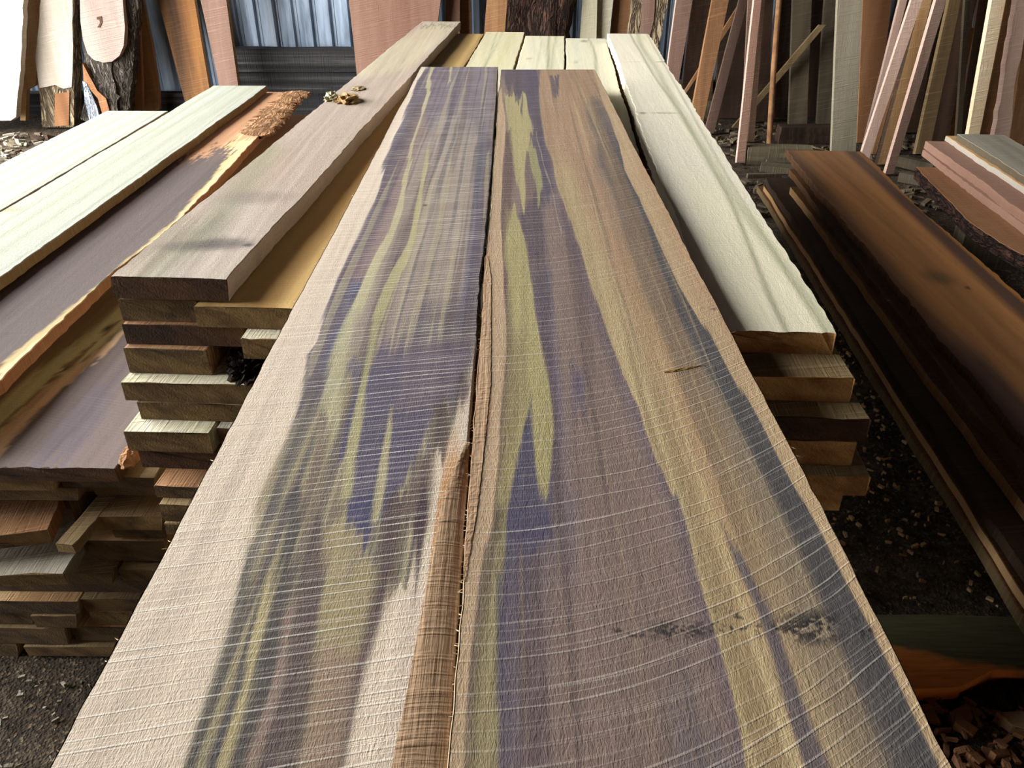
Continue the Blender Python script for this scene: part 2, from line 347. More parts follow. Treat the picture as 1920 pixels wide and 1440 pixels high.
def box_obj(name, x0, x1, y0, y1, z0, z1, m, label=None, cat=None, group=None, kind=None, yaw=0.0, tilt=0.0, rough=0.0, parent=None):
    cx, cy = (x0 + x1) / 2, (y0 + y1) / 2; bm = bmesh.new(); bmesh.ops.create_cube(bm, size=1.0)
    lx, ly, lz = x1 - x0, y1 - y0, z1 - z0
    for v in bm.verts: v.co = Vector((v.co.x * lx, v.co.y * ly, (v.co.z + .5) * lz))
    if rough:
        bmesh.ops.subdivide_edges(bm, edges=[e for e in bm.edges if e.calc_length() > 0.06], cuts=3, use_grid_fill=True)
        for v in bm.verts: v.co += Vector([random.uniform(-rough, rough) for _ in range(2)] + [0 if v.co.z < 1e-4 else random.uniform(-rough, rough)])
    elif min(lx, ly, lz) > 0.01: bmesh.ops.bevel(bm, geom=list(bm.edges), offset=min(0.003, min(lx, ly, lz) * .1), segments=1, affect='EDGES')
    o = link(name, bm_mesh(name, bm, m), parent); o.location = (cx, cy, z0); o.rotation_euler = (tilt, 0, yaw)
    return tag(o, label, cat, group, kind)

# ------------------------------------------------------------------ the shed
def dirt_mat():
    t = NT('dirt_and_sawdust'); g = t.n('ShaderNodeTexCoord').outputs['Object']
    n = t.noise(g, 3.0, 5.0, 0.6); f = t.noise(g, 34.0, 6.0, 0.75)
    v = t.n('ShaderNodeTexVoronoi'); t.l(g, v.inputs['Vector']); v.inputs['Scale'].default_value = 150.0
    c = t.ramp(t.math('ADD', t.math('MULTIPLY', n, 0.45), t.math('MULTIPLY', f, 0.55)), [(0.34, lin((30, 24, 18))), (0.5, lin((66, 54, 42))), (0.66, lin((122, 106, 86)))])
    c = t.mix(t.ramp(v.outputs['Color'], [(0.72, 0.0), (0.85, 0.7)]), c, lin((136, 118, 94)))
    return t.done(c, 0.95, t.bump(t.math('ADD', f, t.math('MULTIPLY', v.outputs['Distance'], 0.4)), 0.02))
M['dirt'] = dirt_mat()
XR, YB, YF, ZC = 6.4, 7.0, -3.0, 6.3; XL = OPEN['x']
def grid_floor():
    xs = np.linspace(XL, XR, 150); ys = np.linspace(YF, YB, 140); X, Y = np.meshgrid(xs, ys)
    Z = 0.018 * (vnoise(X * 3, Y * 3, 11) - 1) + 0.012 * (vnoise(X * 11, Y * 11, 12) - 1)
    V = np.stack([X, Y, Z], -1).reshape(-1, 3); nx = len(xs); i = np.arange(len(ys) - 1)[:, None]; j = np.arange(nx - 1)[None, :]; q = (i * nx + j).ravel()
    return mesh('floor', V, np.stack([q, q + 1, q + nx + 1, q + nx], 1).tolist(), (M['dirt'],), smooth=True)
tag(link('floor', grid_floor()), kind='structure')
box_obj('ground_outside', -26, XL, -16, 20, -0.3, -0.02, M['dirt'], kind='structure')

def metal_mat():
    t = NT('corrugated_metal'); g = t.n('ShaderNodeTexCoord').outputs['Object']; x, y, z = t.sep(g)
    n = t.noise(t.xyz(t.math('MULTIPLY', x, 9.0), y, t.math('MULTIPLY', z, 1.2)), 1.0, 4.0, 0.6)
    c = t.ramp(n, [(0.35, lin((110, 124, 140))), (0.55, lin((164, 178, 196))), (0.7, lin((188, 200, 214)))])
    t.b.inputs['Metallic'].default_value = 0.25
    return t.done(c, 0.45, None, 0.4)
M['metal'] = metal_mat()
def corrugated(name, x0, x1, y, z0, z1):
    prof = [(0, 0), (.03, 0), (.042, -.03), (.088, -.03), (.1, 0), (.115, 0), (.118, -.006), (.124, -.006), (.127, 0), (.15, 0)]
    V = []; Fc = []; x = x0; pts = []
    while x < x1:
        for px, py in prof[:-1]: pts.append((min(x + px, x1), py))
        x += .15
    for px, py in pts: V += [(px, y + .03 + py, z0), (px, y + .03 + py, z1)]
    for k in range(len(pts) - 1): Fc.append([2 * k, 2 * k + 2, 2 * k + 3, 2 * k + 1])
    o = tag(link(name, mesh(name, V, Fc, (M['metal'],))), kind='structure')
    md = o.modifiers.new('thickness', 'SOLIDIFY'); md.thickness = 0.004
    return o
corrugated('wall_back', XL, XR, YB, -0.1, ZC)
def planks_wall_mat():
    t = NT('shed_boarding'); g = t.n('ShaderNodeTexCoord').outputs['Object']; x, y, z = t.sep(g)
    b = t.n('ShaderNodeTexBrick'); t.l(t.xyz(t.math('ADD', x, y), z, 0.0), b.inputs['Vector']); b.inputs['Scale'].default_value = 1.0
    b.inputs['Brick Width'].default_value = 2.6; b.inputs['Row Height'].default_value = 0.17; b.inputs['Mortar Size'].default_value = 0.006
    b.inputs['Color1'].default_value = (*lin((104, 78, 54)), 1); b.inputs['Color2'].default_value = (*lin((84, 62, 44)), 1); b.inputs['Mortar'].default_value = (*lin((18, 13, 10)), 1)
    f = t.noise(t.xyz(t.math('MULTIPLY', t.math('ADD', x, y), 4.0), t.math('MULTIPLY', z, 60.0), 0.0), 1.0, 3.0)
    return t.done(t.mix(1.0, b.outputs[0], t.ramp(f, [(0.3, 0.6), (0.7, 1.2)]), 'MULTIPLY'), 0.85, t.bump(f, 0.004))
M['boarding'] = planks_wall_mat()
box_obj('wall_right', XR, XR + .05, YF, YB, 0, ZC, M['boarding'], kind='structure')
box_obj('wall_front', XL, XR, YF - .05, YF, 0, ZC, M['boarding'], kind='structure')
box_obj('ceiling', XL - .3, XR + .1, YF - .1, YB + .1, ZC, ZC + .05, M['boarding'], kind='structure')
box_obj('wall_left', XL - .05, XL, YF, OPEN['y0'], 0, ZC, M['boarding'], kind='structure')
box_obj('wall_left_end', XL - .05, XL, OPEN['y1'], YB, 0, ZC, M['boarding'], kind='structure')
box_obj('wall_left_header', XL - .05, XL, OPEN['y0'], OPEN['y1'], OPEN['z1'], ZC, M['boarding'], kind='structure')

# ------------------------------------------------------------------ middle stack
YS = math.atan(100 / math.hypot(F, 720 - HZ))         # the stack runs off a little to one side
def lab_end(z0, z1): return max(0.02, z0 - z1)

# --- the two figured boards on top
def rows_for(v0, v1, n, z, y_extra):
    vs = np.linspace(v0, v1, n); ys = np.array([P(960, v, z)[1] for v in vs]); return np.concatenate([y_extra, ys])
ZT = 1.0
def from_px(pts, z):
    q = sorted((P(u, v, z)[1], P(u, v, z)[0]) for v, u in pts); ys = [a for a, b in q]; xs = [b for a, b in q]
    return lambda y: float(np.interp(y, ys, xs))
L_left = from_px([(1440, 90), (1000, 325), (600, 537), (300, 696), (125, 790)], ZT)
L_right = from_px([(1440, 840), (1100, 862), (940, 873), (749, 887), (520, 901), (467, 909), (317, 921), (133, 934)], ZT)
R_left = from_px([(1440, 842), (1180, 861), (960, 876), (887, 881), (720, 894), (520, 908), (478, 911), (460, 916), (307, 926), (233, 931), (130, 939)], ZT)
R_right = from_px([(1440, 1785), (1150, 1641), (940, 1536), (787, 1455), (600, 1358), (360, 1234), (130, 1115)], ZT)

def q4(pts): return [(940 + y / 2.37, 90 + a / 2.37, 90 + b / 2.37) for y, a, b in pts]
def q2(pts): return [(520 + y / 3.272, 400 + a / 3.272, 400 + b / 3.272) for y, a, b in pts]
def q1(pts): return [(100 + y / 3, 640 + a / 3, 640 + b / 3) for y, a, b in pts]
def q3(pts): return [(520 + y / 3, 860 + a / 3, 860 + b / 3) for y, a, b in pts]
def q5(pts): return [(940 + y / 2, 840 + a / 2, 840 + b / 2) for y, a, b in pts]
INDIGO = (88, 82, 104); MAUVE = (128, 110, 110); YEL = (190, 180, 136); MAROON = (82, 62, 66)

def paint_left(X, Y, V):
    c = Canvas(X, Y, ZT, (208, 191, 172), 0.0022, 21)
    b1 = [(125, 802), (150, 783), (207, 760), (260, 740), (300, 723), (367, 707), (433, 677), (493, 650), (520, 635), (581, 614), (636, 599), (657, 580), (715, 571), (780, 556), (826, 534), (871, 513), (917, 492), (940, 482), (1045, 461), (1117, 444), (1201, 423), (1298, 394), (1383, 360), (1460, 335)]
    br = [(125, 960), (600, 930), (640, 897), (685, 889), (752, 868), (838, 840), (856, 812), (960, 806), (1075, 770), (1080, 748), (1151, 710), (1252, 680), (1341, 664), (1460, 642)]
    vs = [q[0] for q in b1]; rr = [(v, float(np.interp(v, [q[0] for q in b1], [q[1] for q in b1])), float(np.interp(v, [q[0] for q in br], [q[1] for q in br]))) for v in sorted(set(vs + [q[0] for q in br]))]
    c.stripe(rr, (156, 140, 128), 0.004)
    c.stripe([(r[0], r[1], r[2]) for r in rr if r[0] >= 700], (158, 146, 112), 0.02, 0.9, fade=0.12)     # olive lower heart
    c.stripe([(v, a, a + 26 + (v - 125) * .03) for v, a, b in rr if v <= 760], (84, 74, 96), 0.006, 0.85, softR=0.018)
    c.stripe([(v, a + 22, a + 52) for v, a, b in rr if v <= 560], (138, 112, 112), 0.014, 0.7)
    c.stripe(q1([(30, 490, 880), (150, 460, 870), (330, 440, 860), (430, 500, 840)]), (112, 100, 118), 0.03, 0.75, fade=0.2)
    c.stripe(q1([(430, 500, 760), (700, 480, 740), (1000, 430, 720)]), (170, 156, 142), 0.05, 0.6, fade=0.2)
    c.stripe(q1([(500, 770, 850), (700, 750, 840), (900, 735, 815), (1250, 690, 790), (1440, 640, 770)]), INDIGO, 0.02, 0.85, fade=0.15)
    c.stripe(q1([(560, 815, 830), (700, 808, 830), (900, 800, 812)]), YEL, 0.003, 0.8)
    c.stripe(q2([(40, 850, 930), (160, 840, 900), (300, 760, 830), (420, 710, 770), (520, 680, 720)]), (86, 86, 120), 0.010, 0.9)
    c.stripe(q2([(250, 1250, 1620), (380, 1150, 1600), (520, 1100, 1580), (640, 1200, 1540)]), (96, 84, 92), 0.03, 0.75, fade=0.1)
    c.streaks(rr, (92, 72, 78), 60, .9, .52, .5, 201); c.streaks(rr, (188, 176, 140), 75, .8, .62, .45, 205); c.streaks(rr, (70, 66, 84), 110, 1.1, .60, .5, 209)
    Y1 = [(0, 520, 545), (60, 505, 530), (130, 488, 510), (230, 478, 500), (330, 452, 464), (500, 395, 404), (620, 368, 388), (830, 325, 358), (1010, 262, 302), (1230, 155, 205), (1440, 60, 122)]
    c.stripe(q1(Y1), (196, 186, 146), 0.0035, 0.9)
    c.stripe(q1([(0, 615, 630), (80, 608, 622), (170, 608, 612)]), (190, 180, 140), 0.003, 0.9)
    c.stripe(q2([(0, 940, 1000), (160, 870, 930), (300, 790, 870), (480, 720, 820), (600, 690, 790), (760, 650, 760), (900, 650, 760)]), (192, 184, 146), 0.010, 0.85, fade=0.08)
    Y2 = [(520, 488, 494), (620, 468, 490), (750, 442, 470), (900, 410, 440), (1060, 378, 414), (1170, 330, 380), (1320, 230, 295), (1440, 190, 250)]
    # deep purple zones
    big = [(480, 980, 1590), (600, 950, 1530), (720, 935, 1470), (830, 920, 1340), (1000, 890, 1290), (1150, 870, 1220), (1300, 845, 1120), (1440, 830, 1000)]
    c.stripe(q2(big), (104, 88, 104), 0.010, 0.9, fade=0.06)
    c.stripe(q2([(540, 950, 1170), (700, 930, 1150), (830, 920, 1090), (1000, 888, 1060), (1150, 868, 1030), (1300, 845, 1010), (1440, 828, 980)]), INDIGO, 0.012, 0.85, fade=0.06)
    c.stripe(q4([(0, 1330, 1440), (150, 1340, 1420), (300, 1318, 1372), (400, 1292, 1330)]), (78, 74, 106), 0.004, 0.95, fade=0.01)
    c.stripe(q2([(850, 1060, 1340), (1000, 1055, 1290), (1200, 1045, 1210), (1300, 1035, 1130), (1440, 1000, 1050)]), (84, 78, 102), 0.008, 0.8)
    c.stripe(q2([(790, 1093, 1098), (950, 1058, 1084), (1130, 1022, 1064), (1350, 978, 1028), (1440, 966, 1010)]), YEL, 0.004, 0.85)
    c.stripe(q2([(670, 884, 892), (800, 838, 900), (950, 790, 872), (1040, 776, 822), (1090, 768, 776)]), (82, 74, 104), 0.005, 0.95)
    c.stripe(q2([(530, 815, 910), (600, 800, 880)]), (104, 96, 122), 0.008, 0.7)
    c.stripe(q1(Y2), (190, 180, 132), 0.004, 0.9)
    c.stripe(q2([(0, 1080, 1135), (150, 1010, 1065), (330, 970, 1012), (420, 955, 995), (540, 925, 960), (720, 885, 938), (900, 850, 915), (1080, 835, 880), (1300, 800, 850)]), (178, 170, 122), 0.006, 0.85)
    # maroon right side of the heart
    c.stripe(q2([(820, 1350, 1450), (940, 1350, 1440), (1050, 1340, 1420)]), MAROON, 0.010, 0.85)
    c.stripe(q2([(640, 1500, 1590), (700, 1510, 1570), (760, 1515, 1535)]), (84, 62, 70), 0.008, 0.8)
    c.stripe(q2([(1120, 1240, 1330), (1300, 1190, 1325), (1440, 1160, 1320)]), (86, 64, 66), 0.02, 0.85)
    c.stripe(q4([(0, 1490, 1590), (150, 1480, 1570), (330, 1455, 1540), (420, 1430, 1500), (520, 1405, 1476), (740, 1355, 1412), (1000, 1322, 1356), (1180, 1290, 1326)]), MAROON, 0.010, 0.9)
    c.stripe(q4([(0, 1640, 1692), (150, 1636, 1670), (320, 1630, 1638)]), (70, 48, 58), 0.004, 0.95)
    # dark streaks of the lower heart
    c.stripe(q2([(640, 560, 640), (850, 500, 580), (1050, 440, 510), (1250, 370, 430), (1440, 320, 400)]), (92, 84, 84), 0.014, 0.85)
    c.stripe(q2([(900, 640, 700), (1100, 600, 660), (1300, 560, 610), (1440, 520, 580)]), (112, 88, 84), 0.012, 0.8)
    c.stripe(q4([(250, 862, 905), (500, 825, 872), (800, 720, 780), (1100, 620, 685), (1250, 575, 640)]), (84, 80, 74), 0.008, 0.85)
    c.stripe(q4([(440, 930, 950), (800, 838, 872), (1100, 722, 780), (1250, 680, 735)]), (62, 58, 72), 0.006, 0.85)
    c.stripe(q4([(400, 955, 990), (800, 877, 915), (1100, 782, 830), (1250, 745, 790)]), (200, 184, 134), 0.006, 0.8)
    c.stripe(q4([(0, 1050, 1120), (300, 1025, 1100), (500, 985, 1052), (800, 922, 995), (1100, 825, 892), (1250, 785, 850)]), (66, 62, 66), 0.010, 0.85)
    c.stripe(q4([(100, 1165, 1240), (300, 1120, 1230), (500, 1085, 1205), (800, 1030, 1190), (1100, 930, 1150), (1250, 890, 1120)]), (88, 70, 72), 0.012, 0.85)
    c.stripe(q4([(500, 1045, 1085), (800, 992, 1030), (1100, 890, 930)]), (150, 124, 116), 0.006, 0.8)
    c.stripe(q4([(100, 1250, 1330), (300, 1240, 1460), (500, 1212, 1425), (650, 1205, 1390)]), (174, 158, 118), 0.012, 0.75)
    c.stripe(q4([(700, 1195, 1372), (1000, 1170, 1320), (1250, 1130, 1290)]), (160, 132, 112), 0.012, 0.8)
    c.stripe(q4([(-60, 1740, 1830), (330, 1690, 1830), (600, 1640, 1810), (850, 1590, 1790), (1100, 1540, 1750), (1250, 1515, 1740)]), (196, 146, 96), 0.004, 0.95, fade=0.12)
    hl = c.edge([(r[0], r[1]) for r in rr]); hr = c.edge([(r[0], r[2]) for r in rr]); hw = sstep((c.X - hl) / .008) * sstep((hr - c.X) / .008); c.c *= (1 - .24 * hw)[:, None]
    c.spot(797, 385, 5, (40, 34, 34)); c.spot(803, 528, 9, (150, 132, 104), .8, noise=.4)
    c.grain(0.10, 120, 1.5, 31)
    return c.c * np.array((.86, .84, .82))

def paint_right(X, Y, V):
    c = Canvas(X, Y, ZT, (184, 160, 126), 0.0020, 41)
    mb = [(125, 1013), (167, 1010), (217, 1013), (267, 1022), (300, 1033), (333, 1040), (383, 1057), (417, 1070), (457, 1083), (500, 1097), (540, 1108), (577, 1120), (630, 1140), (680, 1160), (727, 1177), (773, 1200), (820, 1213), (863, 1230), (927, 1257), (940, 1270), (990, 1285), (1085, 1305), (1155, 1325), (1215, 1345), (1285, 1365), (1365, 1385), (1460, 1398)]
    rs = [(125, 1110), (143, 1117), (217, 1140), (260, 1157), (320, 1170), (377, 1200), (440, 1227), (500, 1257), (540, 1277), (570, 1293), (617, 1323), (677, 1360), (733, 1393), (787, 1427), (853, 1460), (913, 1493), (995, 1540), (1140, 1610), (1300, 1690), (1460, 1770)]
    I = lambda t, v: float(np.interp(v, [q[0] for q in t], [q[1] for q in t]))
    vv = sorted(set([q[0] for q in mb] + [q[0] for q in rs]))
    # tan middle, pinkish far up and golden beside the purple
    c.stripe([(v, I(mb, v), I(rs, v)) for v in vv if v < 480], (170, 138, 112), 0.02, 0.9, fade=0.5)
    c.stripe([(v, I(mb, v), I(mb, v) + 30 + (v - 125) * .04) for v in vv if v > 330], (190, 170, 128), 0.004, 0.8, softR=0.04, fade=0.3)
    c.stripe([(v, I(mb, v) + 60, I(mb, v) + 130) for v in vv if 480 < v < 1000], (176, 142, 104), 0.05, 0.6, fade=0.2)
    # grey band beside the sapwood
    c.stripe([(v, I(rs, v) - 30 - (v - 125) * .10, I(rs, v)) for v in vv if v > 200], (120, 108, 96), 0.003, 0.75, softL=0.05, fade=0.2)
    c.stripe([(v, I(rs, v) - 10 - (v - 125) * .058, I(rs, v) + 2) for v in vv if v > 230], (74, 74, 80), 0.003, 0.88, softL=0.016, fade=0.2)
    c.stripe(q1([(280, 1380, 1470), (400, 1400, 1530), (500, 1440, 1560), (620, 1450, 1500), (760, 1520, 1580), (950, 1600, 1680)]), (104, 94, 92), 0.02, 0.7, fade=0.15)
    c.stripe(q1([(130, 1170, 1225), (200, 1180, 1222), (245, 1190, 1210)]), (92, 82, 92), 0.006, 0.9)
    # purple and brown heart
    c.stripe([(v, 880, I(mb, v)) for v in vv], (138, 118, 110), 0.004)
    c.stripe([(v, I(mb, v) - 22, I(mb, v)) for v in vv], (98, 86, 104), 0.004, 0.5, softL=0.02)
    c.stripe(q1([(80, 900, 1120), (200, 930, 1110), (260, 1030, 1115), (400, 1075, 1130), (600, 1080, 1160), (750, 1110, 1190), (900, 1000, 1130), (1100, 1045, 1150)]), (78, 72, 92), 0.014, 0.8, fade=0.1)
    c.stripe(q3([(0, 400, 520), (300, 440, 530), (600, 505, 570), (900, 525, 570), (1300, 500, 540)]), (88, 82, 106), 0.02, 0.85, fade=0.1)
    c.stripe(q5([(-200, 240, 400), (0, 215, 400), (250, 205, 350), (500, 188, 300), (800, 180, 280), (1100, 180, 270)]), (86, 80, 102), 0.006, 0.9, softR=0.07, fade=0.12)
    c.stripe(q3([(560, 640, 720), (700, 640, 700)]), (88, 78, 112), 0.02, 0.7, fade=0.05)
    c.stripe(q5([(20, 440, 480), (150, 430, 470), (280, 440, 470)]), (108, 98, 118), 0.02, 0.6, fade=0.05)
    c.stripe(q5([(640, 850, 900), (800, 850, 940), (1000, 850, 1080), (1100, 860, 1090)]), (112, 104, 110), 0.03, 0.7, fade=0.05)
    hv = [(v, 880, I(mb, v)) for v in vv]; tv = [(v, I(mb, v), I(rs, v)) for v in vv]
    c.streaks(hv, (96, 78, 80), 50, .8, .52, .5, 221); c.streaks(hv, (150, 128, 112), 90, .9, .60, .4, 225); c.streaks(tv, (146, 118, 88), 40, .7, .52, .45, 229); c.streaks(tv, (206, 184, 140), 95, .9, .62, .4, 233); c.streaks(tv, (112, 96, 84), 80, 1.0, .64, .4, 237)
    # yellow bands
    y = [(180, 945, 985), (215, 950, 992), (243, 954, 1000), (283, 958, 990), (333, 966, 984), (387, 981, 984)]
    c.stripe(y, (182, 170, 122), 0.004, 0.92)
    c.stripe([(150, 968, 972), (190, 966, 973)], (84, 78, 92), 0.004, 0.8); c.stripe([(170, 977, 980), (215, 976, 979)], (84, 78, 92), 0.003, 0.8)
    c.stripe(q1([(520, 1055, 1088), (650, 1068, 1118), (750, 1090, 1128), (870, 1104, 1116)]), (160, 154, 110), 0.004, 0.9)
    c.stripe(q1([(430, 1096, 1099), (600, 1130, 1134), (800, 1190, 1194), (1000, 1236, 1240)]), (176, 160, 130), 0.002, 0.8)
    c.stripe([(390, 948, 967), (437, 940, 983), (483, 943, 989), (520, 953, 994), (587, 950, 1003), (653, 948, 1017), (707, 946, 1027), (753, 942, 1033), (787, 940, 1036), (820, 936, 1035), (880, 932, 1032), (943, 930, 1027), (957, 929, 1024)], (178, 166, 116), 0.004, 0.95)
    c.stripe([(650, 950, 985), (720, 946, 985), (790, 940, 975), (860, 934, 960)], (142, 126, 92), 0.016, 0.7, fade=0.1)
    c.stripe([(750, 993, 995), (797, 980, 998), (837, 973, 1003), (880, 967, 1010), (920, 961, 1017), (960, 955, 1026), (1000, 950, 1040)], (84, 78, 102), 0.005, 0.97, fade=0.03)
    c.stripe(q5([(0, 180, 240), (100, 170, 225), (200, 150, 218), (450, 110, 192), (700, 95, 188), (1000, 80, 184), (1100, 75, 180)]), (156, 144, 106), 0.005, 0.92)
    c.stripe(q5([(40, 175, 215), (180, 150, 190), (300, 130, 165), (500, 100, 130), (800, 85, 110), (1100, 75, 100)]), (92, 76, 66), 0.012, 0.85)
    c.stripe(q5([(270, 190, 205), (420, 185, 200), (700, 180, 192)]), (62, 58, 92), 0.006, 0.8)
    c.stripe([(243, 948, 958), (330, 944, 964), (400, 938, 956), (450, 937, 948), (600, 951, 960), (800, 938, 946), (950, 928, 934)], (98, 76, 72), 0.004, 0.8, softR=0.012)
    # narrow sapwood beside the joint, with torn inner bark
    jl = [(125, 936), (167, 940), (243, 948), (307, 942), (350, 943), (400, 937), (437, 937), (493, 945), (580, 947), (620, 952), (687, 948), (787, 938), (853, 933), (953, 928), (990, 922), (1070, 902), (1190, 887), (1340, 877), (1460, 869)]
    c.stripe([(v, 760, u) for v, u in jl if v >= 160], (194, 166, 134), 0.003, 0.95)
    c.stripe([(480, 800, 914), (520, 800, 922), (620, 800, 924), (753, 800, 920), (860, 800, 908), (960, 800, 896), (1040, 800, 882), (1100, 800, 868)], (178, 138, 104), 0.003, 0.95)
    # far sapwood edge
    c.stripe([(v, I(rs, v), 2100) for v in vv], (196, 168, 132), 0.003, 0.95)
    c.stripe([(v, I(rs, v) + 30, 2100) for v in vv if v < 620], (184, 146, 114), 0.02, 0.6, fade=0.2)
    # slate streak and black stains
    c.stripe(q5([(100, 1038, 1042), (220, 1076, 1112), (370, 1146, 1192), (530, 1200, 1252), (750, 1262, 1330), (1000, 1342, 1440), (1100, 1385, 1490)]), (98, 90, 100), 0.006, 0.85)
    c.stripe(q5([(600, 1510, 1540), (800, 1570, 1630), (1000, 1640, 1720)]), (110, 102, 98), 0.02, 0.6, fade=0.05)
    for u, v, r, ry, nz in ((1275, 1182, 70, .012, .62), (1390, 1182, 40, .010, .75), (1505, 1178, 60, .020, .55), (1545, 1172, 40, .020, .55), (1620, 1178, 20, .014, .7), (1180, 1186, 60, .006, .85), (1440, 1180, 60, .006, .8), (1360, 1165, 60, .016, .9)):
        c.spot(u, v, r, (34, 32, 36), 0.9, ry, nz, 77)
    c.spot(1325, 655, 5, (60, 54, 52)); c.spot(1335, 578, 9, (80, 68, 66), .8, noise=.5); c.spot(1045, 150, 3, (50, 40, 44))
    c.grain(0.10, 110, 1.5, 51)
    return c.c * np.array((.67, .655, .63))

ye = np.linspace(-0.06, 0.30, 8)
WANE_L = from_px([(1470, 728), (1404, 742), (1299, 763), (1193, 783), (1079, 804), (940, 829), (880, 852), (830, 874)], ZT)
def wane_drop(X, Y):
    a = np.array([WANE_L(q) for q in Y[:, 0]])[:, None]; b = np.array([L_right(q) for q in Y[:, 0]])[:, None]
    f = np.clip((X - a) / np.maximum(b - a, .004), 0, 1); k = np.clip((.95 - Y) / .1, 0, 1); return -.007 * f * f * k
def figured_board(name, label, fl, fr, y1, paint, mtop, nx, ny, warp=None):
    rows = rows_for(1470, 126, ny, ZT, ye); rows = rows[(rows < y1 - 1e-4)]; rows = np.unique(np.concatenate([rows, [y1]]))
    return plank(name, label, 'board', (0.0, 0.0), 0.0, 0.3, y1, ZT, 0.032, mtop, M['end_l'], 'figured boards on top of the middle stack',
                 nx=nx, paint=paint, eL=fl, eR=fr, rows=rows, jit=0.0009, warp=warp)
bL = figured_board('figured_plank', 'cream and purple figured plank with long pale saw marks, beside the gold streaked one', L_left, L_right, 2.975, paint_left, M['f_left'], 330, 760, wane_drop)
bR = figured_board('figured_plank', 'purple and gold figured plank with black stain spots and a grey edge band', R_left, R_right, 2.925, paint_right, M['f_right'], 370, 760)
def splinters(name, parent, fn, n, y0, y1, sgn, zlo, lo, hi, label=None):
    V = []; Fc = []
    for k in range(n):
        y = y0 + (y1 - y0) * random.random() ** 1.3; x = fn(y); L = random.uniform(lo, hi); w = random.uniform(.0002, .0005); a = random.uniform(-1.2, 1.2)
        dx, dy, dz = sgn * L * math.cos(a), L * math.sin(a), random.uniform(-.4, .6) * L; z = random.uniform(zlo, -0.001); b = len(V)
        V += [(x - sgn * .002, y - w, z), (x - sgn * .002, y + w, z), (x + dx * .6, y + dy * .5 + w * .6, z + dz * .3), (x + dx * .6, y + dy * .5 - w * .6, z + dz * .3), (x + dx, y + dy, z + dz), (x - sgn * .002, y, z + w * 1.6)]
        Fc += [[b, b + 3, b + 2, b + 1], [b + 3, b + 4, b + 2], [b + 5, b + 2, b + 4], [b + 5, b + 4, b + 3], [b + 5, b + 3, b], [b + 5, b + 1, b + 2]]
    o = link(name, mesh(name, V, Fc, (M['splint'],)), parent); o['kind'] = 'stuff'
    return o
splinters('edge_fibres', bL, L_left, 40, 0.33, 1.6, -1, -.012, .003, .008)
splinters('joint_fibres', bL, L_right, 60, 0.34, 1.3, 1, -.012, .002, .005)
splinters('edge_fibres', bR, R_right, 60, 0.5, 2.6, 1, -.012, .003, .010)
splinters('joint_fibres', bR, R_left, 90, 0.4, 1.7, -1, -.010, .002, .006)
# torn wane strips beside the joint
def wane_strip(name, parent, pts_l, pts_r, z, h, label, drop=0.0):
    n = 170; V = []; Fc = []; fl = from_px(pts_l, ZT); fr = from_px(pts_r, ZT)
    ya = P(960, max(p[0] for p in pts_l), ZT)[1]; yb = P(960, min(p[0] for p in pts_l), ZT)[1]
    for k in range(n):
        y = ya + (yb - ya) * (k / (n - 1)) ** 1.4; a, b = fl(y), fr(y); tp = min(1, (n - 1 - k) / 8)
        for j, f in enumerate((0, .15, .4, .7, 1)):
            V.append((a + (b - a) * f + random.uniform(-.0004, .0004) * (0 < j), y, z - drop * f * f * tp + (h * tp * random.uniform(-.2, .4) if 0 < j < 4 else 0)))
    for k in range(n - 1):
        for j in range(4): q = k * 5 + j; Fc.append([q, q + 1, q + 6, q + 5])
    o = link(name, mesh(name, V, Fc, (M['wane'],), smooth=False), parent); o['label'] = label; return o
wane_strip('wane_strip', bL, [(1470, 728), (1404, 742), (1299, 763), (1193, 783), (1079, 804), (940, 829), (880, 852), (830, 874)], [(1470, 833), (1404, 838), (1299, 847), (1193, 853), (1079, 861), (940, 872), (880, 876), (830, 881)], 0.0009, 0.0006, 'torn orange waney strip along the joint', .007)
wane_strip('wane_strip', bR, [(1090, 868), (960, 878), (887, 883), (720, 896), (520, 909), (480, 912)], [(1090, 872), (960, 894), (887, 903), (720, 920), (520, 921), (480, 914)], 0.0009, 0.0006, 'rough reddish inner bark strip along the joint')
def sliver(name, label, u0, v0, u1, v1, z, wd, m, cat='wood splinter', hgt=.0015):
    a = Vector(P(u0, v0, z)); b = Vector(P(u1, v1, z)); d = (b - a); L = d.length; V = []; Fc = []
    for k, (f, w) in enumerate(((0, .35), (.25, 1), (.6, .7), (1, .08))): V += [(f * L, -wd * w / 2, 0), (f * L, 0, hgt * w + .0002), (f * L, wd * w / 2, 0)]
    for k in range(3):
        q = 3 * k; Fc += [[q, q + 3, q + 4, q + 1], [q + 1, q + 4, q + 5, q + 2], [q + 2, q + 5, q + 3, q]]
    Fc += [[0, 1, 2], [9, 11, 10]]
    o = link(name, mesh(name, V, Fc, (m,))); o.location = a; o.rotation_euler = (0, 0, math.atan2(d.y, d.x)); return tag(o, label, cat)
sliver('wood_splinter', 'thin loose golden splinter lying on the purple and gold figured plank', 1245, 698, 1322, 684, ZT + .0005, .006, M['amber'])

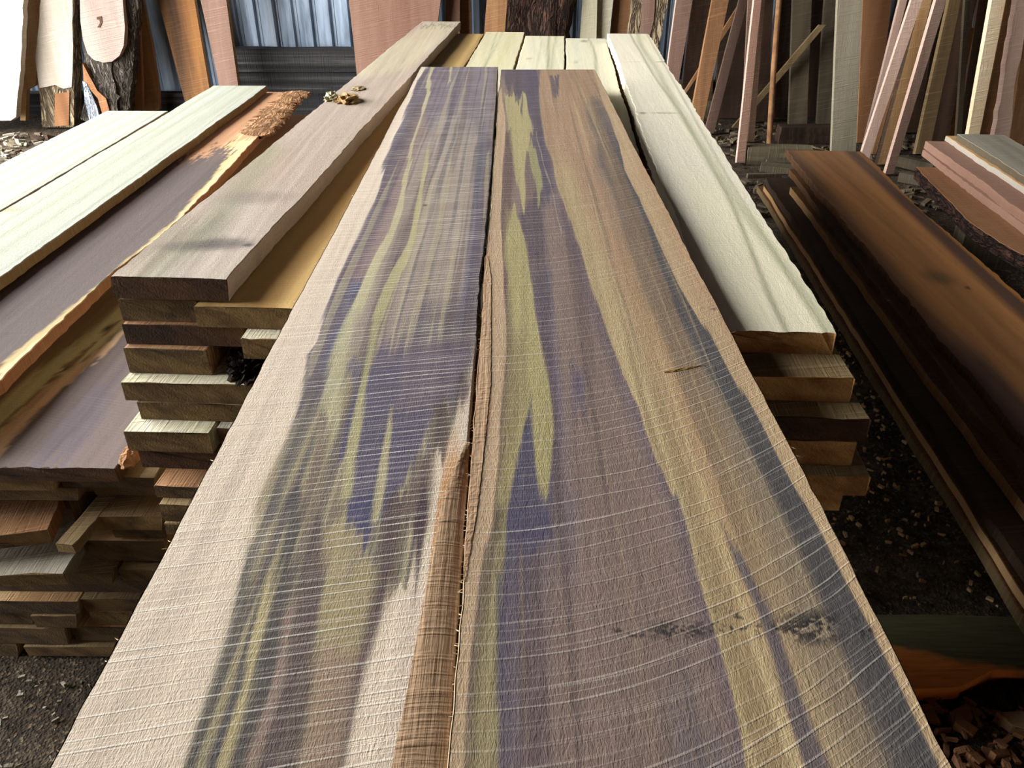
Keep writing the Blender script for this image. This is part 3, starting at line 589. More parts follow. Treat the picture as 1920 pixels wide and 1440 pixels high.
# --- weathered grey plank over the near column
def paint_grey(X, Y, V):
    c = Canvas(X, Y, .965, (164, 147, 132), 0.004, 61); n = vnoise(X * 9, Y * 1.6, 62)
    c.blend(sstep((n - .45) / .3) * .5, (178, 166, 152)); c.blend(sstep((vnoise(X * 7 + 3, Y * 2.2, 63) - .6) / .2) * .35, (160, 130, 114))
    c.stripe([(505, 250, 330), (450, 330, 400), (400, 390, 440), (340, 440, 490), (280, 480, 530)], (128, 128, 98), 0.05, 0.55, fade=0.1)
    c.stripe([(485, 200, 300), (455, 240, 380), (425, 300, 420)], (120, 112, 92), 0.06, 0.5, fade=0.05)
    c.spot(415, 457, 62, (58, 52, 50), .75, .035); c.spot(350, 462, 60, (78, 70, 62), .6, .03); c.spot(465, 459, 12, (40, 34, 30), .9)
    c.spot(480, 370, 75, (116, 102, 94), .5, .05)
    c.stripe([(130, 650, 760), (70, 760, 835), (45, 800, 850)], (188, 178, 142), 0.05, 0.5, fade=0.2)
    c.stripe([(46, 790, 856), (49, 784, 855)], (104, 98, 80), 0.02, 0.6, fade=0.02)
    c.grain(0.12, 80, 1.5, 64); return c.c
z_top = 0.965
pk_grey = plank('thick_plank', 'weathered grey-brown thick plank with sawdust lumps, topmost of the near column', 'board', (-.670, 1.231), math.atan2(.205, 3.273), .200, 3.28, .965, .040, M['f_grey'], M['end_dk'], nx=60, ny=260, paint=paint_grey, side=M['f_grey'], inL=-.006, inR=.004, jit=.002)
def lump(name, label, u, v, z, rx, ry, rz, m, cat='wood chip', n=2, amp=.25):
    bm = bmesh.new(); bmesh.ops.create_icosphere(bm, subdivisions=n + 1, radius=1.0)
    for q in bm.verts:
        k = 1 + random.uniform(-amp, amp); q.co = Vector((q.co.x * rx * k, q.co.y * ry * k, (max(q.co.z, -.25) + .25) * rz * k))
    o = link(name, bm_mesh(name, bm, m)); x, y, _ = P(u, v, z); o.location = (x, y, z - .001); return tag(o, label, cat)
lump('sawdust_lump', 'larger ochre clump of packed sawdust on the weathered grey plank', 652, 190, .965, .036, .05, .018, M['clump'], 'sawdust')
lump('sawdust_lump', 'small pale clump of sawdust beside the larger ochre one', 622, 186, .965, .020, .04, .016, M['pale'], 'sawdust', 2, .35)
lump('wood_chip', 'small flat olive wood chip lying just beyond the sawdust clumps', 672, 167, .965, .022, .035, .006, M['olive'])

# --- layer below: five boards side by side
def streak_paint(z, base, cols, seed, knots=()):
    def f(X, Y, V):
        c = Canvas(X, Y, z, base, 0.004, seed); xs = V[:, 0]
        c.blend(sstep((vnoise(V[:, 0] * 14, V[:, 1] * .7, seed) - .45) / .25) * .3, tuple(min(255, q * f_) for q, f_ in zip(base, (1.02, 1.02, .92))))
        for k, (p, w, col, op) in enumerate(cols):
            d = xs - (p + .012 * np.sin(V[:, 1] * 1.3 + k * 2) + .02 * (vnoise(V[:, 1] * 1.5 + k * 9, V[:, 1] * 0, seed + k) - .5))
            c.blend(np.exp(-(d / w) ** 2) * op, col)
        for u, v, ru, rv, col in knots: c.spot(u, v, ru, col, .8, rv)
        c.grain(0.07, 70, 1.0, seed + 9); return c.c
    return f
GRN = (160, 160, 128); GR2 = (136, 136, 108)
pA = streak_paint(.921, (206, 196, 166), [(.07, .005, GRN, .8), (.09, .004, GR2, .7), (.12, .02, (196, 186, 140), .5)], 71)
pB = streak_paint(.921, (212, 204, 178), [(.12, .006, GR2, .8), (.155, .008, GRN, .6), (.07, .004, GRN, .4)], 74, [(992, 110, 6, .03, (170, 160, 120))])
pC = streak_paint(.921, (212, 204, 178), [(.12, .006, GR2, .7), (.06, .01, (200, 200, 180), .6)], 78, [(1095, 77, 8, .03, (110, 100, 80)), (1080, 116, 5, .02, (100, 96, 76))])
pAm = streak_paint(.921, (162, 130, 78), [(.02, .006, (128, 90, 44), .6), (.10, .02, (150, 108, 50), .6), (.17, .015, (206, 172, 110), .7)], 81)
G5 = 'boards of the layer under the figured planks'
mid = [('plank', 'amber yellow plank half covered by the weathered grey plank', (-.527, 1.208), .2045, 3.19, .921, .0385, pAm, M['end_l']),
       ('plank', 'pale plank with two thin green streaks, next to the amber plank', (-.317, 1.19), .197, 3.27, .921, .041, pA, M['end_l']),
       ('plank', 'pale plank with one knot and broad green streaks, between two pale planks', (-.111, 1.20), .195, 3.12, .921, .041, pB, M['end_l']),
       ('plank', 'pale plank with a dark knot near its far end, beside the raised pale plank', (.092, 1.19), .193, 3.05, .921, .041, pC, M['end_l'])]
for nm, lb, o, w, l, zt, t, p, e in mid:
    plank(nm, lb, 'board', o, YS, w, l, zt, t, M['f_pale'], e, G5, nx=26, ny=90, paint=p, side=M['amber'] if 'amber' in lb else M['pale'], jit=.0018)
plank('plank', 'brown plank end directly under the weathered grey plank, flush with it', 'board', (-.671, 1.235), YS, .138, 3.1, .921, .040, M['brown'], M['end_l'], G5)
plank('plank', 'plank filling the layer beside the dark knotted pale plank', 'board', (.290, 1.10), YS, .19, 2.95, .9295, .040, M['amber'], M['end_r'], G5) if False else None

# --- raised pale plank on the far column
pR = streak_paint(.965, (224, 214, 192), [(.11, .005, GR2, .7), (.145, .012, GRN, .65), (.168, .004, GR2, .5)], 85,
                  [(1240, 116, 12, .012, (120, 124, 96)), (1205, 212, 8, .012, (96, 90, 66)), (1245, 212, 30, .006, (150, 148, 112)), (1180, 116, 30, .006, (166, 160, 122))])
plank('plank', 'raised pale plank with grey-green streaks, its edge in the shade of the gold streaked plank', 'board', (.297, 1.035), math.atan2(.150, 3.02), .176, 3.03, .965, .035, M['f_pale'], M['end_r'], nx=50, ny=240, paint=pR, side=M['pale'], jit=.0025, eR=lambda y: .176 + .014 * y / 3)
# --- ends in the columns under it (measured one by one)
def col_boards(rows, gname, lab, ends, tops, xin):
    for k, (x0, x1, y, zt, zb, lb, e, m) in enumerate(rows):
        plank('plank', lb, 'board', (x0, y), YS, x1 - x0, 2.9 + .2 * random.random(), zt - .0004, zt - zb - .0008, m, e, gname, nx=8, ny=30, jit=.003)
ER, EL = M['end_r'], M['end_l']
RG = 'planks in the far column of the middle stack'; LG = 'planks in the near column of the middle stack'
col_boards([(.285, .478, .969, .930, .890, 'ochre plank end sprinkled with black mould, under the raised pale plank', ER, M['olive']),
            (.295, .491, .926, .890, .853, 'dark ended plank with mould specks, third down in the far column', M['end_dk'], M['olive']),
            (.300, .482, .925, .853, .811, 'plain ochre plank end set back, under the dark ended plank', ER, M['amber']),
            (.310, .506, .900, .811, .776, 'pale ochre plank jutting out furthest, low in the far column', ER, M['olive']),
            (.305, .481, .912, .776, .738, 'cracked brown plank end, lowest one showing in the far column', M['end_r'], M['brown'])], RG, '', ER, None, 0)
col_boards([(-.672, -.460, 1.223, .881, .842, 'long dark plank end, third down in the near column', M['end_dk'], M['brown']),
            (-.670, -.527, 1.209, .842, .792, 'short thick brown plank end with a dark gap beside it', EL, M['brown']),
            (-.675, -.442, 1.180, .792, .753, 'wide plank end two-toned dark and light, pale top showing', EL, M['pale']),
            (-.653, -.440, 1.177, .753, .716, 'plain olive plank end under the two-toned one', EL, M['olive']),
            (-.671, -.524, 1.140, .716, .674, 'protruding plank with a bright top face, in the near column', EL, M['pale']),
            (-.656, -.440, 1.145, .674, .634, 'dark brown plank end under the bright topped protruding one', M['end_dk'], M['brown']),
            (-.621, -.440, 1.093, .634, .608, 'thin dull plank end low in the near column', M['end_p'], M['brown']),
            (-.610, -.440, 1.075, .608, .570, 'thick olive plank end low in the near column, beside the figured plank', EL, M['olive']),
            (-.606, -.440, 1.069, .570, .544, 'lowest thin plank end showing beside the figured plank', EL, M['olive'])], LG, '', EL, None, 0)
a = P(442, 632, .868); plank('plank', 'short pale edged plank end poking out beside the figured plank', 'board', (a[0], a[1]), YS, .14, .45, .8415, .040, M['pale'], M['end_l'], LG, nx=8, ny=12, jit=.003) if False else None
plank('plank', 'narrow pale edged plank end poking out beyond the dark gap', 'board', (-.452, 1.17), YS, .10, 2.9, .8805, .038, M['pale'], M['end_l'], LG, nx=8, ny=20, jit=.003)
plank('plank', 'grey plank corner half hidden by the figured plank, beside the bright topped one', 'board', (-.512, 1.15), YS, .12, 2.9, .7155, .034, M['grey'], M['end_p'], LG, nx=8, ny=20, jit=.003)
bk = lump('bark_scrap', 'dark crumbly bark scrap in the gap beside the short thick plank', 472, 690, .7925, .035, .05, .030, M['darkbark'], 'bark', 3, .3)
# hidden core that carries the stack
zc = [.879, .842, .792, .753, .716, .674, .634, .608, .570]
for k in range(len(zc) - 1):
    for j in range(3):
        x0 = -.325 + j * .2
        plank('plank', 'plank in the shaded inside of the middle stack', 'board', (x0, 1.25), YS, .19, 2.9, zc[k] - .0004, zc[k] - zc[k + 1] - .0008, M['brown'], M['end_l'], 'planks inside the middle stack', nx=4, ny=4)
for k, y in enumerate((1.35, 2.5, 3.7)):
    dx = (y - 1.2) * math.tan(YS)
    box_obj('bearer_beam', -.60 + dx, .46 + dx, y, y + .16, -.02, .5435 if k == 0 else .569, M['beam'], 'squared timber bearer carrying the middle stack', 'timber', 'bearers under the middle stack')
box_obj('bearer_beam', .28, .46, 1.0, 1.2, -.02, .7375, M['beam'], 'squared timber block under the far column of the middle stack', 'timber', 'bearers under the middle stack')

# ------------------------------------------------------------------ pile beside it
PYW = math.atan(25 / 1753)
def px_edge(pts, z, org, yaw):
    """edge measured on plane z -> offset function in board coordinates"""
    q = []
    for u, v in pts:
        x, y, _ = P(u, v, z); dx, dy = x - org[0], y - org[1]
        q.append((dx * math.sin(yaw) + dy * math.cos(yaw), dx * math.cos(yaw) - dy * math.sin(yaw)))
    q.sort(); ys = [a for a, b in q]; xs = [b for a, b in q]
    return lambda y: float(np.interp(y, ys, xs))
PG = 'long boards on top of the low pile'
def pale_paint(z, seed, knots):
    return streak_paint(z, (152, 153, 142), [(.06, .006, (128, 134, 106), .7), (.13, .01, (134, 138, 112), .6), (.2, .02, (140, 142, 126), .5), (.25, .004, (118, 120, 92), .6)], seed, knots)
plank('pale_plank', 'bright pale plank with a knot mark, nearest the bark edged walnut plank', 'board', (-1.604, 1.30), PYW, .283, 3.08, .672, .030, M['f_pale'], M['tan'], PG, nx=36, ny=120, paint=pale_paint(.672, 91, [(285, 245, 30, .012, (150, 150, 110)), (10, 393, 40, .02, (130, 124, 84))]), side=M['olive'], jit=.002)
plank('pale_plank', 'bright pale plank on the far side of the low pile, shorter at its back end', 'board', (-1.90, 1.32), PYW, .285, 2.48, .671, .030, M['f_pale'], M['tan'], PG, nx=30, ny=90, paint=pale_paint(.671, 95, []), side=M['olive'], jit=.002)
def paint_walnut1(X, Y, V):
    c = Canvas(X, Y, .637, (112, 78, 56), 0.004, 101)
    c.stripe([(175, 440, 600), (230, 400, 560), (290, 340, 520)], (196, 146, 108), 0.05, .9, fade=.15)
    c.stripe([(285, 405, 425), (272, 395, 436), (300, 360, 432), (340, 300, 400), (420, 200, 330), (520, 60, 215), (620, -80, 100), (700, -200, 0)], (84, 74, 72), 0.012, .95, softL=.03, fade=.03)
    c.stripe([(300, 330, 360), (340, 270, 310), (420, 170, 215), (520, 30, 75), (620, -110, -60)], (66, 52, 50), 0.03, .8, fade=.06)
    c.stripe([(262, 440, 520), (300, 424, 470), (340, 396, 420), (420, 322, 345), (520, 208, 228), (620, 92, 116), (716, -25, 2)], (218, 182, 140), 0.006, .95)
    c.stripe([(262, 430, 445), (300, 424, 434), (420, 318, 326), (520, 200, 208), (716, -32, -20)], (196, 176, 120), 0.004, .6)
    c.grain(0.14, 70, 1.0, 103); return c.c
oW = (-1.50, 1.28)
wE = px_edge([(-90, 790), (0, 716), (100, 618), (201, 521), (340, 408), (477, 263), (520, 215), (545, 190)], .637, oW, PYW)
w1 = plank('walnut_plank', 'walnut plank with grey heart, tan border and a peeling bark edge', 'board', oW, PYW, .4, 3.12, .637, .030, M['f_dark'], M['end_dk'], PG, nx=60, ny=200, paint=paint_walnut1, side=M['orange'], eR=wE, jit=.003)
def bark_edge(name, parent, fn, y0, y1, w, h, m, n=60, label=None, z=0.0):
    V = []; Fc = []
    for k in range(n):
        y = y0 + (y1 - y0) * k / (n - 1); x = fn(y); tp = min(1, k / 6, 1.0)
        jw = w * random.uniform(.55, 1.25) * (0.3 + .7 * tp); jh = h * random.uniform(.5, 1.3) * tp
        for dx, dz in ((-jw * .9, .0005), (-jw * .5, jh * .7), (0, jh), (jw * .45, jh * .2), (jw * .5, -h * 1.1), (0, -h * 1.6)):
            V.append((x + dx + random.uniform(-.004, .004) * (dz != .0005), y + random.uniform(-.006, .006), z + dz))
    for k in range(n - 1):
        for j in range(5): q = k * 6 + j; Fc.append([q, q + 1, q + 7, q + 6])
    o = link(name, mesh(name, V, Fc, (m,)), parent)
    if label: o['label'] = label
    return o
bark_edge('bark_edge', w1, wE, 2.2, 3.12, .10, .009, M['liveedge'], 110, 'crumbling peeling bark along the far edge')
def paint_board2(X, Y, V):
    c = Canvas(X, Y, .551, (176, 142, 108), 0.004, 111)
    c.stripe([(865, -40, 262), (780, 50, 320), (700, 130, 380), (600, 240, 460), (500, 330, 520)], (104, 92, 90), 0.004, .97, fade=.6)
    c.stripe([(865, 60, 130), (800, 110, 180), (720, 180, 230)], (100, 92, 104), 0.03, .6, fade=.05)
    c.stripe([(840, 100, 110), (760, 170, 180), (660, 250, 262)], (70, 60, 66), 0.02, .5, fade=.05)
    c.stripe([(865, -42, -5), (780, 40, 62), (720, 105, 124), (640, 205, 222), (560, 290, 310)], (206, 172, 134), 0.004, .9, fade=.3)
    c.stripe([(865, -140, -50), (770, -20, 35), (700, 60, 120), (640, 140, 200), (560, 230, 285)], (196, 186, 134), 0.02, .9, fade=.3)
    c.stripe([(865, -160, -120), (770, -60, -10), (700, 20, 66), (640, 92, 150), (560, 180, 240)], (120, 92, 62), 0.03, .85, fade=.3)  # dark brown shadow along the walnut plank's edge, painted into the colour
    for u, v in ((198, 618), (124, 692), (100, 710), (205, 612)): c.spot(u, v, 6, (44, 34, 26), .9, .02)
    c.stripe([(800, -4, 2), (700, 112, 118), (605, 217, 223)], (110, 80, 56), 0.004, .8)
    c.grain(0.12, 80, 1.2, 113); return c.c
plank('purple_plank', 'broad purple and yellow-green plank with black bark flecks, under the walnut plank', 'board', (-1.50, 1.262), PYW, .73, 3.0, .551, .034, M['f_purple'], M['end_dk'], PG, nx=90, ny=200, paint=paint_board2, side=M['walnut'], jit=.003)
lump('wood_stub', 'small pale rounded wood stub at the corner of the purple plank', 246, 862, .5515, .018, .03, .022, M['brown'], 'wood chip', 2, .12)
# lower layers of the pile: boards under the walnut plank, then the ends facing us
plank('plank', 'plain dull plank hidden between the walnut plank and the purple plank', 'board', (-1.62, 1.33), PYW, .34, 2.9, .6065, .026, M['olive'], M['end_p'], 'planks packed in the low pile', nx=6, ny=10)
plank('plank', 'dull plank lying under the pale plank beside the walnut one', 'board', (-1.64, 1.34), PYW, .30, 2.8, .580, .028, M['olive'], M['end_p'], 'planks packed in the low pile', nx=6, ny=10)
plank('plank', 'dull plank at the far side of the low pile under the bright pale planks', 'board', (-1.92, 1.34), PYW, .27, 2.4, .640, .089, M['brown'], M['end_p'], 'planks packed in the low pile', nx=6, ny=10)
PE = [(-1.52, -.912, .515, .485, 'dull long plank end just below the purple plank, pale strip on its top', 0.0), (-.906, -.715, .515, .487, 'brown plank end under the purple plank, touching the middle stack', .0),
      (-1.52, -.878, .485, .452, 'brown sagging plank end in the third layer of the low pile', .01), (-.864, -.722, .485, .452, 'short plank end in the third layer, against the middle stack', .02),
      (-.884, -.721, .412, .375, 'olive plank end in the middle of the low pile, beside the middle stack', .0), (-.853, -.730, .374, .335, 'plank end set under the olive one, beside the middle stack', .02),
      (-.943, -.746, .328, .270, 'thick dark brown plank end halfway down the low pile', .02), (-.969, -.858, .262, .228, 'slant cut tan plank end below the thick dark brown one', -.01), (-.852, -.765, .262, .229, 'small brown plank end beside the slant cut tan one', .0),
      (-1.52, -.962, .174, .136, 'wide low plank end, fourth layer from the ground', .0), (-.957, -.829, .174, .136, 'plank end with an orange corner, fourth layer from the ground', .0),
      (-1.078, -.976, .132, .094, 'light edged plank end with a slanted side, third layer from the ground', -.01), (-.950, -.856, .132, .094, 'light edged plank end near the figured plank, third layer from the ground', .0), (-1.52, -1.084, .132, .092, 'brown plank end at the outer side, third layer from the ground', .01),
      (-1.52, -1.010, .086, .036, 'dull plank end second layer from the ground, outer side', .0), (-1.004, -.876, .086, .040, 'orange tinged plank end, second layer from the ground', .0),
      (-1.121, -.915, .032, .0, 'long pale topped plank end resting on the ground', -.01), (-1.52, -1.142, .030, -.01, 'stubby plank end resting on the ground, outer side of the low pile', .0)]
for k, (x0, x1, zt, zb, lb, dy) in enumerate(PE):
    plank('plank', lb, 'board', (x0, 1.272 + dy), PYW, x1 - x0, 2.7 + random.random() * .3, zt - .0004, zt - zb - .001, M['olive'] if k % 3 else M['tan'], M['end_p'] if k % 4 else M['end_l'], 'planks packed in the low pile', nx=8, ny=20, jit=.002, inL=.004, inR=.008)
# plug layers where the ends lie loosely
plank('plank', 'plank deep in the low pile behind the loose pale ends', 'board', (-1.52, 1.36), PYW, .62, 2.6, .4515, .038, M['olive'], M['end_dk'], 'planks deep in the low pile', nx=6, ny=10)
plank('plank', 'plank deep in the low pile behind the loose pale ends', 'board', (-1.52, 1.36), PYW, .56, 2.6, .4125, .084, M['olive'], M['end_dk'], 'planks deep in the low pile', nx=6, ny=10)
plank('plank', 'plank deep in the low pile below the loose pale ends', 'board', (-1.52, 1.34), PYW, .54, 2.6, .3275, .064, M['olive'], M['end_dk'], 'planks deep in the low pile', nx=6, ny=10)
plank('plank', 'plank deep in the low pile below the thick dark end', 'board', (-1.52, 1.30), PYW, .76, 2.6, .2275, .052, M['olive'], M['end_p'], 'planks deep in the low pile', nx=6, ny=10)
plank('plank', 'loose pale plank end sticking out of the low pile with a dusty top', 'board', (-1.20, 1.197), -.18, .255, .16, .400, .034, M['brown'], M['end_l'], 'loose ends sticking out of the low pile', nx=8, ny=10, jit=.003)
plank('plank', 'small square olive plank end beside the loose pale one', 'board', (-.903, 1.19), .12, .042, .17, .4125, .022, M['olive'], M['end_l'], 'loose ends sticking out of the low pile', nx=6, ny=10, jit=.002)
plank('plank', 'flat greyish plank end sticking out below the loose pale one', 'board', (-1.22, 1.181), -.05, .305, .16, .327, .032, M['grey'], M['end_l'], 'loose ends sticking out of the low pile', nx=8, ny=10, jit=.004)

# ------------------------------------------------------------------ walnut stack on the other side
WY = math.atan(130 / 1753)
def paint_w1(X, Y, V):
    x = V[:, 0] / .395; c = Canvas(X, Y, .33, (174, 120, 70), 0.006, 121)
    n = .06 * (vnoise(V[:, 1] * 1.2, V[:, 1] * 0, 122) - .5)
    c.blend(sstep((x + n - .74) / .12) * .85, (58, 46, 44)); c.blend(sstep((x + n - .945) / .03) * .9, (168, 112, 52))
    c.blend(sstep((.22 - x + n) / .2) * .55 * sstep((V[:, 1] - .2) / 1.0), (72, 58, 58)); c.blend(sstep((.30 - x - n) / .16) * .8 * sstep((1.25 - V[:, 1]) / .5), (66, 56, 60))
    c.blend(sstep((V[:, 1] - 2.45) / .5) * .4, (112, 88, 72)); c.blend(np.exp(-((x - .45 - n) / .08) ** 2) * .35, (96, 66, 40)); c.blend(np.exp(-((x - .6) / .05) ** 2) * .25, (100, 70, 42))
    c.spot(1760, 520, 30, (74, 66, 40), .6, .08); c.spot(1815, 540, 5, (40, 30, 22), .9)
    c.grain(0.14, 60, .9, 124); return c.c
WG = 'boards of the low walnut stack'
oT = (1.262, 1.20)
plank('walnut_plank', 'wide dark walnut plank with a blackened border, on top of the low stack', 'board', oT, WY, .395, 3.22, .33, .034, M['f_dark'], M['end_dk'], WG, nx=50, ny=140, paint=paint_w1, side=M['walnut'], jit=.005, eR=lambda y: .395 + .012 * math.sin(y * 2.2))
def wplank(label, x0, y0, w, l, zt, t, m, side, jit=.006, dyaw=0.0):
    return plank('walnut_plank', label, 'board', (x0, y0), WY + dyaw, w, l, zt, t, m, M['end_dk'], WG, nx=8, ny=50, side=side, jit=jit)
wplank('dark reddish live edge plank showing just beneath the wide walnut plank', 1.224, 1.18, .42, 3.0, .2955, .030, M['walnut'], M['walnut'], .005)
wplank('plank with a bright tan sawn edge, third in the low walnut stack', 1.198, 1.15, .44, 2.82, .265, .035, M['walnut'], M['tan'], .003)
wplank('blackened broad plank with grooves, fourth in the low walnut stack', 1.120, 1.10, .50, 3.15, .2295, .030, M['dark'], M['dark'], .004)
wplank('plank with an orange-brown ragged edge, fifth in the low walnut stack', 1.112, 1.10, .52, 3.1, .199, .026, M['walnut'], M['tan'], .003)
wplank('dull brown plank lowest in the walnut stack', 1.098, 1.08, .53, 3.2, .172, .032, M['brown'], M['olive'], .003)
for y in (1.5, 2.7, 3.9):
    box_obj('bearer_beam', 1.30 + (y - 1.2) * .074, 1.62 + (y - 1.2) * .074, y, y + .08, -.02, .1395, M['beam'], 'short timber bearer under the low walnut stack', 'timber', 'bearers under the walnut stack', yaw=-WY)
# pink planks beyond, and the curved slab
KY = math.atan(150 / 1753)
def kplank(name, label, org, yaw, w, l, zt, t, m, side, end=None, **k):
    return plank(name, label, 'board', org, yaw, w, l, zt, t, m, end or M['pinkdim'], 'boards of the pink stack', nx=10, ny=60, side=side, jit=.004, **k)
a = P(1735, 264, .45)
def kback(u, v, z, l):   # front left corner of a board whose far left corner is seen at (u, v)
    x, y, _ = P(u, v, z); return (x - l * math.sin(KY), y - l * math.cos(KY))
kplank('grey_plank', 'dusty grey-brown plank on top of the pink stack', kback(1795, 251, .52, 2.2), KY, .22, 2.2, .52, .03, M['grey'], M['dim'])
kplank('plank', 'thin cream edged plank under the dusty grey one', kback(1778, 256, .49, 2.2), KY, .26, 2.22, .489, .024, M['tan'], M['white'])
kplank('pink_plank', 'thick pink plank, upper of the two under the cream edged one', kback(1735, 264, .465, 2.2), KY, .32, 2.2, .464, .036, M['pink'], M['pink'])
kplank('pink_plank', 'thin pink plank, lower of the two under the cream edged one', kback(1730, 280, .428, 2.2), KY, .33, 2.2, .427, .030, M['pink'], M['pink'])
kplank('grey_plank', 'purple-grey board lying against the dusty grey plank of the pink stack', kback(1930, 268, .52, 2.0), KY, .26, 2.0, .515, .03, M['pinkdim'], M['dim'])
def slab_curve(y): return float(np.interp(y, [0, .25, .55, .9, 1.15, 1.5, 1.9], [.20, .19, .12, .03, .0, .03, .06]))
oS = kback(1702, 313, .395, 1.9)
plank('curved_plank', 'broad ochre plank with a curved natural edge, under the pink planks', 'board', (oS[0] - .02, oS[1]), KY, .52, 1.9, .396, .055, M['orange'], M['end_r'], 'boards of the pink stack', nx=14, ny=60, eL=lambda y: slab_curve(y), side=M['redbark'], jit=.003)
for f in (.35, 1.6):
    bx, by_ = oS[0] + f * math.sin(KY) + .24, oS[1] + f * math.cos(KY)
    box_obj('bearer_beam', bx, bx + .30, by_, by_ + .12, -.02, .3405, M['beam'], 'timber block under the curved ochre plank', 'timber', 'bearers under the pink stack', yaw=-KY)

# ------------------------------------------------------------------ along the back wall
box_obj('trim_1', -2.35, -1.12, 6.74, 6.86, 0.33, 0.50, M['wet'], kind='structure', rough=.004)
box_obj('trim_2', -2.35, -1.05, 6.76, 6.88, 0.16, 0.325, M['wet'], kind='structure', rough=.004)
box_obj('trim_3', -4.3, -1.05, 6.78, 6.90, -.02, 0.155, M['wet'], kind='structure', rough=.004)
box_obj('trim_4', 1.2, 6.3, 6.72, 6.80, 0.16, 0.26, M['beam'], kind='structure', rough=.003)
box_obj('trim_5', 1.2, 6.3, 6.66, 6.78, -.02, 0.12, M['beam'], kind='structure', rough=.003)
box_obj('trim_6', -1.2, 1.2, 6.82, 6.90, -.02, 0.14, M['wet'], kind='structure', rough=.003)
BG = 'boards and slabs leaning on the back wall'
# far left: cut slabs standing up
lean_poly('standing_plank', 'overexposed white standing plank at the edge of the opening', 'board', [(-120, 232), (20, 226), (30, 218), (38, 130), (42, 60), (43, 0), (46, -500), (-120, -500)], 6.12, .10, .06, M['white'], BG, rough=.004)
lean_poly('standing_plank', 'narrow dull orange plank standing between two white slabs', 'board', [(38, 226), (48, 226), (50, 168), (66, 160), (74, 60), (77, -500), (40, -500), (41, 0)], 6.42, .08, .05, M['tan'], BG)
t1 = lean_poly('split_log', 'white faced split log with a barky foot, standing upright', 'log', [(80, 240), (138, 238), (139, 165), (138, 0), (136, -450), (78, -450), (77, 0), (67, 112), (72, 160)], 6.30, .06, .12, M['stumpbark'], BG, rough=.004)
ox = t1.matrix_world.translation.x
lean_poly('sawn_face', 'pale sawn face of the split log', None, [(75, 165), (92, 162), (105, 158), (120, 166), (136, 163), (138, 100), (137, 0), (135, -450), (79, -450), (78, 0), (68, 112)], 6.30, .06, .02, M['white'], parent_origin=ox, parent=t1, off=.012, rough=.003)
lean_poly('bare_patch', 'orange patch without bark', None, [(103, 236), (130, 235), (131, 172), (104, 176)], 6.30, .06, .02, M['orange'], parent_origin=ox, parent=t1, off=.008)
t2 = lean_poly('forked_log', 'big forked log slab with rough bark and a pale oval cut face', 'log', [(175, 246), (196, 244), (206, 226), (234, 216), (237, 190), (240, 140), (247, 60), (252, 0), (262, -500), (150, -500), (143, 0), (145, 60), (152, 130), (158, 160), (165, 210)], 6.22, .08, .16, M['bark'], BG, dome=.07, rough=.006)
ox = t2.matrix_world.translation.x
lean_poly('cut_face', 'pale oval cut face with a small dark crack', None, [(152, 0), (153, 40), (158, 75), (166, 100), (178, 112), (196, 117), (212, 115), (226, 104), (234, 85), (236, 50), (232, 0), (226, -60), (200, -110), (170, -70)], 6.22, .08, .08, M['cutface'], parent_origin=ox, parent=t2, off=.018)
lean_poly('crack', 'dark hooked crack', None, [(184, 32), (193, 30), (194, 42), (190, 51), (185, 51), (190, 43), (189, 36), (184, 36)], 6.22, .08, .02, M['dark'], parent_origin=ox, parent=t2, off=.022)
lean_poly('whitewashed_root', 'whitewashed foot of the log', None, [(176, 246), (193, 243), (186, 205), (174, 175), (165, 155), (158, 152), (162, 190), (170, 225)], 6.22, .08, .06, M['whitebark'], parent_origin=ox, parent=t2, off=.024, rough=.003)
lean_poly('bare_patch', 'tan patch of bare wood', None, [(198, 226), (206, 205), (200, 184), (184, 170), (168, 140), (157, 118), (158, 150), (172, 168), (186, 184), (192, 205)], 6.22, .08, .05, M['orange'], parent_origin=ox, parent=t2, off=.018, rough=.003)
lean_poly('standing_plank', 'orange plank with a light edge leaning right behind the forked log', 'board', [(232, 222), (267, 205), (266, 150), (262, 70), (256, -400), (225, -400), (244, 60), (238, 150)], 6.45, .06, .04, M['orange'], BG)
lean_poly('standing_plank', 'dark brown plank with a thin light edge beyond the forked log', 'board', [(268, 216), (299, 205), (298, 170), (284, 80), (268, 0), (240, -400), (225, -400), (258, 0), (264, 100)], 6.61, .09, .04, M['brown'], BG)
lean('standing_plank', 'wide brown plank leaning sideways with a pale live edge, near the metal wall', (340, 392, 165), (296, 364, 0), 6.50, .10, .05, M['walnut'], 2.2, group=BG, edge_m=M['tan'])
lean('standing_plank', 'narrow pinkish plank leaning sideways in front of the metal wall', (410, 446, 158), (376, 424, 0), 6.36, .12, .06, M['pinkdim'], 2.4, group=BG, edge_m=M['amber'])
lean('standing_plank', 'broad pink sawn plank behind the weathered grey plank', (668, 810, 130), (654, 826, 0), 6.45, .10, .05, M['pinksaw'], 2.3, group=BG)
lean('standing_plank', 'narrow pink plank beside the broad pink one', (835, 862, 60), (836, 862, 0), 6.60, .08, .04, M['pinksaw'], 2.3, group=BG, edge_m=M['brown'])
lean('standing_plank', 'shaded brown plank next to the narrow pink one', (860, 884, 60), (862, 882, 0), 6.72, .05, .03, M['brown'], 2.2, group=BG)
lean('standing_plank', 'amber brown plank with bark edge behind the amber plank', (908, 946, 60), (912, 958, 0), 6.56, .10, .05, M['brown'], 2.2, group=BG, edge_m=M['redbark'])
lean_poly('bark_log', 'dark red bark covered log standing behind the pale planks', 'log', [(940, 205), (1075, 205), (1070, 60), (1082, 0), (1088, -450), (985, -450), (984, 0), (968, 60)], 6.42, .08, .14, M['redbark'], BG, dome=.08, rough=.006)
